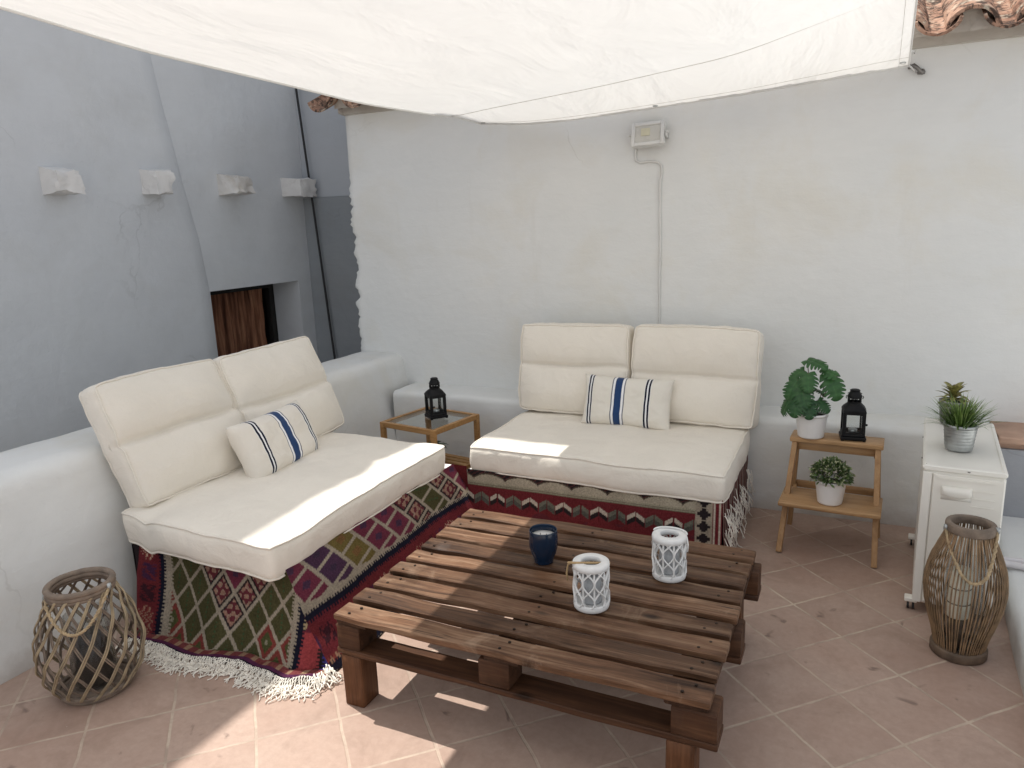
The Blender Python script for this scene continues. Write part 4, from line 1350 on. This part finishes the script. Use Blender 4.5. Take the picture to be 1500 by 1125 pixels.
# ------------------------------------------------------------------ black metal lanterns
def black_lantern(label, loc, rz, group):
    t = thing('metal_lantern', label, 'lantern', loc, rz, group)
    B = .050
    m = MB()
    m.box(-B - .004, B + .004, -B - .004, B + .004, .004, .018, bev=.003, axis=2)
    for sx in (-1, 1):
        for sy in (-1, 1): m.box(sx * .046 - .006, sx * .046 + .006, sy * .046 - .006, sy * .046 + .006, 0, .005)
    m.box(-B, B, -B, B, .018, .030, bev=.004, axis=2)
    local_build(m, 'base', BLACK, t, auto=30)
    m = MB()
    for sx in (-1, 1):
        for sy in (-1, 1):
            m.box(sx * .0405 - .008, sx * .0405 + .008, sy * .0405 - .008, sy * .0405 + .008, .030, .136, bev=.002, axis=2)
    for s in (-1, 1):
        for z0, z1 in ((.030, .040), (.122, .136)):
            m.box(-.034, .034, s * .0405 - .006, s * .0405 + .006, z0, z1); m.box(s * .0405 - .006, s * .0405 + .006, -.034, .034, z0, z1)
    # little door catch
    m.lathe([(0, -.005), (.005, -.004), (.006, 0), (.005, .004), (0, .005)], 10, .053, -.030, .075)
    local_build(m, 'frame', BLACK, t, auto=30)
    m = MB()
    for s in (-1, 1):
        m.box(-.033, .033, s * .036 - .001, s * .036 + .001, .040, .122); m.box(s * .036 - .001, s * .036 + .001, -.033, .033, .040, .122)
    local_build(m, 'glass_pane', GLASS_LANT, t)
    m = MB()
    rings = []
    for (r, z) in ((.0505, .134), (.052, .140), (.0505, .148), (.044, .158), (.034, .168), (.029, .172)):
        rings.append((r, z))
    idx = []
    for (r, z) in rings:
        k = (z - .134) / .038
        row = []
        for q in range(32):
            a = 2 * math.pi * q / 32
            sqr = 1 / max(abs(math.cos(a)), abs(math.sin(a)))
            rr = r * (sqr * (1 - k) + 1.0 * k) * (1 if k > .5 else .98)
            row.append(m.vert((rr * math.cos(a), rr * math.sin(a), z)))
        idx.append(row)
    for r0, r1 in zip(idx, idx[1:]):
        for q in range(32): m.face(r0[q], r0[(q + 1) % 32], r1[(q + 1) % 32], r1[q])
    m.face(*idx[0][::-1])
    local_build(m, 'roof', BLACK, t, auto=40)
    m = MB()
    m.lathe([(.026, .170), (.030, .172), (.030, .180), (.027, .181)], 24)
    for q in range(10):
        a = 2 * math.pi * q / 10
        m.beam((.0275 * math.cos(a), .0275 * math.sin(a), .179), (.0275 * math.cos(a), .0275 * math.sin(a), .196), .008, .004)
    m.lathe([(.026, .194), (.031, .196), (.032, .204), (.028, .212), (.023, .222), (.021, .226), (.0225, .232), (.016, .236), (0, .237)], 24)
    local_build(m, 'chimney', BLACK, t, auto=40)
    m = MB()
    m.lathe([(0, .030), (.019, .030), (.020, .033), (.020, .045), (.018, .047), (0, .045)], 20)
    local_build(m, 'tealight', GALV, t, smooth=True)
    m = MB()
    m.tube([(.030 * math.cos(a), 0.004, .214 + .030 * math.sin(a) * .2 + .0) for a in [math.pi * i / 14 for i in range(15)]] , .0018, 6)
    m.tube([(-.034, 0, .205), (-.036, .006, .196), (-.033, .014, .188)], .0018, 6); m.tube([(.034, 0, .205), (.038, .006, .196), (.035, .014, .188)], .0018, 6)
    local_build(m, 'handle', BLACK, t, smooth=True)
    return t
black_lantern('black metal lantern standing on the glass-topped side table', (-2.185, 3.535, HT + .001), R(-38), 'black metal lanterns')
black_lantern('black metal lantern beside the split-leaf plant on the step stool', (.014, 3.640, .502), R(6), 'black metal lanterns')

# ------------------------------------------------------------------ step stool
ss = thing('step_stool', 'light wooden two-step stool holding plants and a lantern', 'step stool', (-.066, 3.35, 0), R(-3))
# local: x across, y back
for s in (-1, 1):
    m = MB(); m.beam((s * .200, .012, .0), (s * .178, .250, .476), .036, .024, tint(.92, 1.05), up=(1, 0, 0), bev=.002)
    local_build(m, 'front_leg', PINE_Z, ss)
    m = MB(); m.beam((s * .200, .372, .0), (s * .176, .325, .476), .036, .022, tint(.88, 1.0), up=(1, 0, 0), bev=.002)
    local_build(m, 'rear_leg', PINE_Z, ss)
    m = MB(); m.box(s * .172 - .009, s * .172 + .009, .255, .318, .425, .470, tint(.9, 1), bev=.002, axis=1)
    local_build(m, 'side_rail', PINE_X, ss); m = MB()
    m.box(s * .178 - .008, s * .178 + .008, .128, .345, .196, .228, tint(.9, 1), bev=.002, axis=1)
    local_build(m, 'side_rail', PINE_X, ss)
m = MB()
m.box(-.200, .200, .222, .360, .477, .500, tint(.95, 1.05), bev=.004, axis=0)
local_build(m, 'top_step', PINE_X, ss, auto=40)
m = MB()
m.box(-.212, .212, .002, .232, .230, .251, tint(.95, 1.05), bev=.004, axis=0)
local_build(m, 'lower_step', PINE_X, ss, auto=40)
for (a, b, c, d, e, f) in ((-.165, .165, .248, .264, .436, .475), (-.185, .185, .094, .110, .196, .229), (-.178, .178, .345, .360, .210, .245), (-.165, .165, .330, .345, .436, .475)):
    m = MB(); m.box(a, b, c, d, e, f, tint(.85, 1), bev=.002, axis=0)
    local_build(m, 'apron', PINE_X, ss, auto=40)

# ------------------------------------------------------------------ plants
def leaf_strip(m, base, dirv, up, L, W, bend=.3, n=6, shade=None, tipc=0.0, shape=lambda t: math.sin(math.pi * min(1, t * .92 + .06)) ** .8):
    d = Vector(dirv).normalized(); u = Vector(up); side = d.cross(u)
    if side.length < 1e-4: side = d.orthogonal()
    side.normalize(); nrm = side.cross(d).normalized()
    sh = random.random() if shade is None else shade
    rows = []
    p = Vector(base); ang = 0
    for i in range(n + 1):
        t = i / n
        w = W / 2 * shape(t)
        c = (sh, max(0, (t - .5) * 2) * tipc, 0)
        rows.append([m.vert(p - side * w + nrm * w * .25, c), m.vert(p, c), m.vert(p + side * w + nrm * w * .25, c)])
        ang += bend / n
        q = d * math.cos(ang) - nrm * math.sin(ang)
        p = p + q * (L / n)
    for a, b in zip(rows, rows[1:]):
        m.face(a[0], a[1], b[1], b[0]); m.face(a[1], a[2], b[2], b[1])

def pot_round(t, loc, rt, rb, h, mat, rim=.006, name='pot', ribs=0, wall=.004, wob=0):
    x, y, z = loc
    m = MB()
    prof = [(0, 0), (rb - .004, 0), (rb, .004)]
    N = 24
    for i in range(1, N):
        k = i / N
        r = rb + (rt - rb) * k
        if ribs: r += .0016 * max(0, math.sin(k * math.pi * 2 * ribs)) * (1 if k > .1 else 0)
        prof.append((r, .004 + (h - .012) * k))
    prof += [(rt + rim * .4, h - .012), (rt + rim * .55, h - .006), (rt + rim * .4, h), (rt - wall, h), (rt - wall - .001, h - .02), (rt - wall - .006, h - .035)]
    m.lathe(prof, 40, x, y, z)
    m.build(name, mat, t, smooth=True)
    m = MB()
    m.grid(lambda u, v: (x + (rt - wall - .002) * v * math.cos(2 * math.pi * u), y + (rt - wall - .002) * v * math.sin(2 * math.pi * u), z + h - .018 + .006 * nz(u * 9, v * 7)), 30, 6)
    m.build('soil', SOIL, t, smooth=True)

# split-leaf plant on the top step
px, py, pz = -.165, 3.617, .502
pl = thing('potted_plant', 'dark green split-leaf plant in a white pot on the top step of the stool', 'potted plant', (px, py, pz), 0, 'potted plants')
pot_round(pl, (px, py, pz), .071, .058, .118, POTWHITE, .004)
def monstera(m, st, base, c, nrm, tipd, size, shade):
    """one leaf: centre c, facing nrm, tip along tipd"""
    n = Vector(nrm).normalized(); td = Vector(tipd); td = (td - n * td.dot(n)).normalized(); sd = td.cross(n).normalized()
    c = Vector(c)
    L = size; Wd = size * .48
    a0 = c - td * L * .38
    off = random.uniform(-.02, .02)
    for sg in (-1, 1):
        cuts = [.20 + off, .37, .53 - off, .68, .81]
        NA, NB = 46, 6
        rows = []
        for i in range(NA + 1):
            t = i / NA
            w = Wd * (math.sin(math.pi * (.10 + .88 * t) ** .80) ** .62) * (1.0 if t < .98 else .3)
            dip = max(math.exp(-((t - ck) / .022) ** 2) for ck in cuts) if t < .9 else 0
            w *= (1 - .50 * dip)
            row = []
            for j in range(NB + 1):
                f = j / NB
                x = w * f
                fw = L * (.14 * (f * w / Wd) ** 2 - (.16 * f * (1 - t) ** 3))
                droop = -.55 * x * x / Wd - .40 * (t - .3) ** 2 * L + .018 * L * math.sin(t * 24) * f
                p = a0 + td * (L * t + fw) + sd * sg * x + n * (droop + x * .30)
                row.append(m.vert(p, (min(1, max(0, shade + .22 * math.sin(t * 24 + 1) * .5 + .25 * (f < .12))), 0, 0)))
            rows.append(row)
        for i in range(NA):
            for j in range(NB): m.face(rows[i][j], rows[i][j + 1], rows[i + 1][j + 1], rows[i + 1][j])
    b = Vector(base); e = a0
    md = (b + e) / 2 + Vector((0, 0, .02))
    st.tube([b.lerp(md, t / 4).lerp(md.lerp(e, t / 4), t / 4) for t in range(5)], .0022, 6)
m = MB(); st = MB()
bz = pz + .100
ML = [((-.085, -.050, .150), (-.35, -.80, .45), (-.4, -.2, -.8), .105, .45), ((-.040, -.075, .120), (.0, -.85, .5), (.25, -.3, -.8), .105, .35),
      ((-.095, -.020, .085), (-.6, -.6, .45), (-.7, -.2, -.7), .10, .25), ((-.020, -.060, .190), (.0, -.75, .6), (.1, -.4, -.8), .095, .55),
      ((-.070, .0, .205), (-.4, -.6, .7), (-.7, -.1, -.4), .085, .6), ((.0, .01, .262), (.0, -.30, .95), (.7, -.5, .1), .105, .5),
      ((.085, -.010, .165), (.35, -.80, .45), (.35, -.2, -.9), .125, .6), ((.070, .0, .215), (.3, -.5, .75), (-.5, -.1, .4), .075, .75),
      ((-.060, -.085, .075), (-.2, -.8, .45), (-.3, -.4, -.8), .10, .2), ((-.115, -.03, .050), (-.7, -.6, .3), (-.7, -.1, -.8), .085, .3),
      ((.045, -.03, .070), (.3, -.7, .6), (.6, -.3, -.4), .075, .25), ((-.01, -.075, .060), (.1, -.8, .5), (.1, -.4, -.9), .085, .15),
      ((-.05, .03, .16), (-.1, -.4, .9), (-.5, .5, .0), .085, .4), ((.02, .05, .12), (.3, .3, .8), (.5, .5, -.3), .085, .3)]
for (c, n, td, s, sh) in ML:
    monstera(m, st, (px + c[0] * .1, py + c[1] * .1, bz), (px + c[0], py + c[1], bz + c[2] - .005), n, td, s, sh)
m.build('foliage', LEAF_MON, pl, auto=60)
st.build('stems', STEM, pl, smooth=True)

# small bush on the lower step
bx, by, bz = -.062, 3.428, .2525
pl = thing('potted_plant', 'small pale-tipped bushy plant in a white pot on the lower stool step', 'potted plant', (bx, by, bz), 0, 'potted plants')
pot_round(pl, (bx, by, bz), .066, .052, .112, POTWHITE, .007)
m = MB()
rb = random.Random(3)
for i in range(620):
    th = rb.uniform(0, 2 * math.pi); ph = math.acos(rb.uniform(-.25, 1))
    rr = rb.uniform(.35, 1) ** .45
    d = Vector((math.sin(ph) * math.cos(th), math.sin(ph) * math.sin(th), math.cos(ph)))
    lump = 1 + .16 * nz(d.x * 3, d.y * 3, d.z * 3 + 2)
    p = Vector((bx, by, bz + .128)) + Vector((d.x * .082, d.y * .082, d.z * .072)) * rr * lump
    dd = (d + Vector((rb.uniform(-.7, .7), rb.uniform(-.7, .7), rb.uniform(-.2, .8)))).normalized()
    pale = rb.random() < .45 and rr > .66
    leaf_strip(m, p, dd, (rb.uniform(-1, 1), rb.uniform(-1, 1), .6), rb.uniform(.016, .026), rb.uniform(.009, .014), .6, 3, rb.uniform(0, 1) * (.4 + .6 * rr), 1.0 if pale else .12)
m.build('foliage', LEAF_BUSH, pl)
m = MB()
for i in range(16):
    th = rb.uniform(0, 6.28)
    m.tube([(bx + .01 * math.cos(th), by + .01 * math.sin(th), bz + .09), (bx + .05 * math.cos(th), by + .05 * math.sin(th), bz + .15)], .0014, 5)
m.build('stems', STEM, pl)

# ------------------------------------------------------------------ white cabinet
ca = R(-4)
CW, CD, CZ0, CZ1 = .262, .72, .045, .606
cab = thing('white_cabinet', 'tall narrow white metal cabinet on castors beside the stool', 'cabinet', (.260, 3.0, 0), ca)
m = MB()
m.box(0, CW, .006, CD, CZ0, CZ1 - .022, bev=.008, axis=2)
local_build(m, 'body', CABWHITE, cab, auto=30)
m = MB()
m.box(-.003, CW + .003, .0, CD + .002, CZ1 - .021, CZ1, bev=.006, axis=1)
m.box(.006, .012, .012, CD - .01, CZ1 + .0002, CZ1 + .003); m.box(CW - .012, CW - .006, .012, CD - .01, CZ1 + .0002, CZ1 + .003)
local_build(m, 'lid', CABWHITE, cab, auto=30)
m = MB()
# door: framed panel with recessed grip and faint louvres
m.box(.034, CW - .004, -.004, .0055, CZ0 + .01, CZ1 - .030, bev=.003, axis=2)
for k in range(3): m.box(.16, CW - .03, -.0065, -.0042, CZ1 - .080 - k * .030, CZ1 - .077 - k * .030)
m.box(.05, CW - .03, -.0075, -.0042, CZ1 - .046, CZ1 - .040)
local_build(m, 'door', CABPANEL, cab, auto=30)
m = MB()
def grip(u, v):
    a = u * 2 - 1
    x = .112 + a * .050
    w = (1 - a ** 6) ** .5 if abs(a) < 1 else 0
    b = v * math.pi
    return (x, -.0045 - .020 * math.sin(b) * w, CZ1 - .088 + .017 * math.cos(b) - .010 * (1 - a * a) * (v > .5))
m.grid(grip, 24, 10)
m.box(.064, .160, -.0056, -.0043, CZ1 - .124, CZ1 - .104)
local_build(m, 'handle', CABPANEL, cab, smooth=True)
m = MB()
m.box(.0, .030, -.0015, .0055, CZ0 + .004, CZ1 - .026, bev=.002, axis=2)
local_build(m, 'side_post', CABWHITE, cab)
m = MB()
for (x, y, z, ax) in ((.145, -.0005, CZ1 - .010, 'y'), (-.0035, .12, CZ1 - .010, 'x'), (-.0035, .42, CZ1 - .010, 'x')):
    m = MB(); m.lathe([(0, -.002), (.0045, -.0015), (.0045, .0015), (0, .002)], 8, x, y, z)
    local_build(m, 'screw', SCREW, cab)
for (x, y) in ((-.004, .03), (-.004, CD - .06), (CW - .03, .03), (CW - .03, CD - .06)):
    m = MB(); m.box(x - .022, x + .022, y - .018, y + .022, CZ0 - .010, CZ0 + .006, bev=.003, axis=0)
    c = local_build(m, 'castor', CABWHITE, cab)
    m = MB()
    for dx in (-.012, .006):
        for (rr0, xx) in (((.017, dx)),):
            rings = []
            for xa in (x + xx, x + xx + .008):
                rings.append([m.vert((xa, y + .002 + .0165 * math.cos(2 * math.pi * q / 16), .0175 + .0165 * math.sin(2 * math.pi * q / 16))) for q in range(16)])
            for q in range(16): m.face(rings[0][q], rings[0][(q + 1) % 16], rings[1][(q + 1) % 16], rings[1][q])
            m.face(*rings[0]); m.face(*rings[1])
    local_build(m, 'wheel', RUBBER, cab); 
    for o in list(col.objects):
        if o.name.startswith('wheel') and o.parent == cab and c is not None:
            o.parent = c; c = None

# grass in a galvanised pot, front of the cabinet
gx, gy, gz = .394, 3.235, CZ1 + .0035
pl = thing('potted_plant', 'bright green grass plant in a ribbed galvanised pot on the white cabinet', 'potted plant', (gx, gy, gz), 0, 'potted plants')
pot_round(pl, (gx, gy, gz), .058, .048, .105, GALV, .004, ribs=7)
m = MB()
rb = random.Random(8)
for i in range(330):
    th = rb.uniform(0, 2 * math.pi); r0 = rb.uniform(0, .047)
    out = rb.uniform(.1, 1.1) * (r0 / .045) + rb.uniform(0, .15)
    d = Vector((math.cos(th) * out, math.sin(th) * out, 1)).normalized()
    L = rb.uniform(.085, .155)
    side = Vector((-math.sin(th), math.cos(th), 0)).cross(d)
    leaf_strip(m, (gx + r0 * math.cos(th), gy + r0 * math.sin(th), gz + .085), d, (math.cos(th) * -1, math.sin(th) * -1, .5), L, rb.uniform(.0045, .0075),
               rb.uniform(.2, 1.1), 5, rb.uniform(0, 1), rb.uniform(0, .8), lambda t: (1 - t) ** .6)
m.build('foliage', LEAF_GRASS, pl)

# yellow-green rosette in a grey pot, back of the cabinet
gx, gy, gz = .405, 3.640, CZ1 + .0035
pl = thing('potted_plant', 'yellowish leafy plant in a grey metal pot at the back of the cabinet', 'potted plant', (gx, gy, gz), 0, 'potted plants')
pot_round(pl, (gx, gy, gz), .053, .044, .105, ZINC_DARK, .003)
m = MB()
for i in range(38):
    th = i * 2.4; k = i / 38
    d = Vector((math.cos(th) * (1 - .7 * k), math.sin(th) * (1 - .7 * k), .35 + 1.0 * k)).normalized()
    leaf_strip(m, (gx + .006 * math.cos(th), gy + .006 * math.sin(th), gz + .09 + .05 * k), d, (0, 0, 1), rb.uniform(.05, .085), rb.uniform(.018, .028), rb.uniform(.6, 1.5), 6, rb.uniform(.3, 1), 1.0 if rb.random() < .2 else 0)
for i in range(26):
    th = rb.uniform(0, 6.28)
    d = Vector((math.cos(th), math.sin(th), .05)).normalized()
    leaf_strip(m, (gx + .03 * math.cos(th), gy + .03 * math.sin(th), gz + .10), d, (0, 0, 1), rb.uniform(.03, .045), .012, 1.0, 5, .0, 1.0)
m.build('foliage', LEAF_YEL, pl)

# plant on the lower shelf of the side table
gx, gy, gz = -2.215, 3.50, .173
pl = thing('potted_plant', 'dark leafy plant in a black pot on the lower shelf of the side table', 'potted plant', (gx, gy, gz), 0, 'potted plants')
pot_round(pl, (gx, gy, gz), .062, .048, .115, BLACK, .003)
m = MB()
for i in range(70):
    th = rb.uniform(0, 6.28); k = rb.random()
    d = Vector((math.cos(th), math.sin(th), .2 + .9 * k)).normalized()
    leaf_strip(m, (gx + .03 * math.cos(th), gy + .03 * math.sin(th), gz + .105), d, (0, 0, 1), rb.uniform(.05, .09), rb.uniform(.018, .03), 1.3, 5, rb.uniform(0, 1), 0)
m.build('foliage', LEAF_DARK, pl)

# ------------------------------------------------------------------ wicker lanterns
def twisted(m, pts, r, n=2, turns=14):
    pts = [Vector(p) for p in pts]
    L = len(pts)
    for s in range(n):
        out = []
        for i, p in enumerate(pts):
            t = (pts[min(L - 1, i + 1)] - pts[max(0, i - 1)]).normalized()
            x = t.cross(Vector((.3, .2, 1))).normalized(); y = t.cross(x)
            a = 2 * math.pi * (i / L * turns + s / n)
            out.append(p + (x * math.cos(a) + y * math.sin(a)) * r * .55)
        m.tube(out, r * .62, 6)
# round lantern, left
LX, LY_ = -2.352, 1.437
wl = thing('wicker_lantern', 'round-bellied wicker lantern with an open diamond weave beside the parapet', 'lantern', (LX, LY_, 0), 0, 'wicker floor lanterns')
PR = [(.110, .012), (.128, .035), (.147, .070), (.159, .110), (.165, .150), (.163, .195), (.153, .240), (.139, .285), (.122, .325), (.108, .355), (.100, .378)]
def prof_r(tab, v):
    k = v * (len(tab) - 1); i = min(int(k), len(tab) - 2); t = k - i
    # smooth
    p0 = tab[max(0, i - 1)]; p1 = tab[i]; p2 = tab[i + 1]; p3 = tab[min(len(tab) - 1, i + 2)]
    def cr(a, b, c, d): return .5 * ((2 * b) + (-a + c) * t + (2 * a - 5 * b + 4 * c - d) * t * t + (-a + 3 * b - 3 * c + d) * t ** 3)
    return cr(p0[0], p1[0], p2[0], p3[0]), cr(p0[1], p1[1], p2[1], p3[1])
rb = random.Random(12)
for s, mat_, nm in ((1, WILLOW_PALE, 'weave'), (-1, WILLOW_GREY, 'weave')):
    m = MB()
    n = 17
    for k in range(n):
        a0 = 2 * math.pi * k / n + rb.uniform(-.03, .03)
        for dbl in (0, 1):
            pts = []
            for i in range(41):
                v = i / 40
                r, z = prof_r(PR, v)
                a = a0 + s * (1.55 * v) + dbl * .045
                off = .0035 * s + .003 * math.sin(v * 30 + k * 1.7)
                pts.append((LX + (r + off) * math.cos(a), LY_ + (r + off) * math.sin(a), z))
            m.tube(pts, .0027 if s < 0 else .0031, 6)
    m.build(nm, mat_, wl, smooth=True)
m = MB()
for (rr, zz, tr) in ((.098, .382, .011), (.099, .396, .011), (.099, .370, .008)):
    m.tube([(LX + (rr + .002 * nz(a * 3, zz * 9)) * math.cos(a), LY_ + rr * math.sin(a), zz + .002 * nz(a * 4, 3)) for a in [2 * math.pi * i / 48 for i in range(48)]], tr, 8, closed=True)
m.build('rim', WILLOW_GREY, wl, smooth=True)
m = MB()
for (rr, zz, tr) in ((.108, .010, .010), (.118, .024, .008)):
    m.tube([(LX + rr * math.cos(a), LY_ + rr * math.sin(a), zz) for a in [2 * math.pi * i / 48 for i in range(48)]], tr, 8, closed=True)
m.lathe([(0, .006), (.108, .006), (.108, .016), (0, .018)], 32, LX, LY_, 0)
m.build('base', WILLOW_GREY, wl, smooth=True)
m = MB()
m.lathe([(0, .022), (.068, .022), (.070, .030), (.070, .285), (.067, .285), (.067, .032), (0, .026)], 36, LX, LY_, 0)
m.build('glass_cylinder', GLASS_LANT, wl, smooth=True)
m = MB()
m.lathe([(0, .03), (.058, .03), (.060, .034), (.060, .195), (.056, .203), (0, .198)], 28, LX, LY_, 0)
m.build('candle', WAXDARK, wl, smooth=True)
m = MB()
vx = Vector((.80, -.20, 0)).normalized(); vf = Vector((.72, -.69, 0))
e1 = Vector((LX, LY_, .372)) + Vector((-.055, -.088, 0)) ; e2 = Vector((LX, LY_, .385)) + Vector((.105, .030, 0))
hp = []
for i in range(41):
    t = i / 40
    b = e1.lerp(e2, t)
    sag = 4 * t * (1 - t)
    hp.append(b + Vector((.085, -.085, 0)) * (sag ** .6) * .95 + Vector((0, 0, -.095 * sag)))
twisted(m, hp, .0058, 2, 12)
m.build('handle', ROPE, wl, smooth=True)
for e in (e1, e2):
    m = MB(); m.lathe([(0, -.012), (.008, -.011), (.009, 0), (.008, .011), (0, .012)], 10, e.x, e.y, e.z + .004)
    m.build('handle_clip', GALV, wl, smooth=True)

# tall lantern, right
TXl, TYl = .395, 2.760
wl = thing('wicker_lantern', 'tall brown wicker lantern of upright sticks with a rope handle by the white cabinet', 'lantern', (TXl, TYl, 0), 0, 'wicker floor lanterns')
PR2 = [(.078, .030), (.087, .075), (.102, .130), (.116, .185), (.124, .238), (.123, .290), (.113, .343), (.096, .392), (.080, .432), (.070, .465)]
m = MB()
n = 66
for k in range(n):
    a0 = 2 * math.pi * k / n + rb.uniform(-.016, .016)
    lean = rb.uniform(-.05, .05)
    pts = []
    for i in range(21):
        v = i / 20
        r, z = prof_r(PR2, v)
        a = a0 + lean * (v - .5) + .10 * (v - .5)
        pts.append((TXl + (r + rb.uniform(-.0006, .0006)) * math.cos(a), TYl + r * math.sin(a), z))
    m.tube(pts, rb.uniform(.0021, .0029), 6)
m.build('sticks', WILLOW_BROWN, wl, smooth=True)
m = MB()
m.lathe([(.070, .002), (.086, .002), (.089, .006), (.089, .030), (.086, .036), (.072, .037)], 48, TXl, TYl, 0)
m.lathe([(0, .004), (.08, .004), (.08, .02), (0, .022)], 32, TXl, TYl, 0)
m.build('base', WILLOW_DARK, wl, smooth=True)
m = MB()
m.lathe([(.062, .462), (.0745, .462), (.0765, .466), (.0765, .486), (.0745, .491), (.060, .492), (.058, .488), (.0585, .466)], 48, TXl, TYl, 0, close=True)
m.build('rim', WILLOW_GREY, wl, smooth=True)
m = MB()
m.lathe([(0, .03), (.058, .03), (.060, .036), (.060, .40), (.058, .40), (.0575, .04), (0, .036)], 36, TXl, TYl, 0)
m.build('glass_cylinder', GLASS_LANT, wl, smooth=True)
m = MB()
m.lathe([(0, .15), (.034, .15), (.036, .155), (.036, .318), (.033, .324), (0, .320)], 28, TXl - .016, TYl - .018, 0)
m.build('candle', WAX, wl, smooth=True)
m = MB()
m.lathe([(0, .036), (.022, .036), (.028, .148), (0, .149)], 20, TXl - .016, TYl - .018, 0)
m.build('candle_stand', WILLOW_DARK, wl, smooth=True)
for zz in (.205, .262):
    m = MB(); m.tube([(TXl - .016 + .0365 * math.cos(a), TYl - .018 + .0365 * math.sin(a), zz) for a in [2 * math.pi * i / 24 for i in range(24)]], .002, 6, closed=True)
    m.build('candle_band', WILLOW_DARK, wl, smooth=True)
m = MB()
e1 = Vector((TXl - .075, TYl - .020, .468)); e2 = Vector((TXl + .074, TYl - .025, .480))
hp = []
for i in range(41):
    t = i / 40
    sag = 4 * t * (1 - t)
    hp.append(e1.lerp(e2, t) + Vector((.0, -.100, 0)) * min(1, sag * 1.3) + Vector((.01 * sag, 0, -.150 * sag ** .8)))
twisted(m, hp, .0065, 2, 16)
m.build('handle', ROPE, wl, smooth=True)
for e in (e1, e2):
    m = MB(); m.lathe([(0, -.010), (.007, -.009), (.0075, 0), (.007, .009), (0, .010)], 10, e.x, e.y, e.z + .004)
    m.build('handle_clip', GALV, wl, smooth=True)
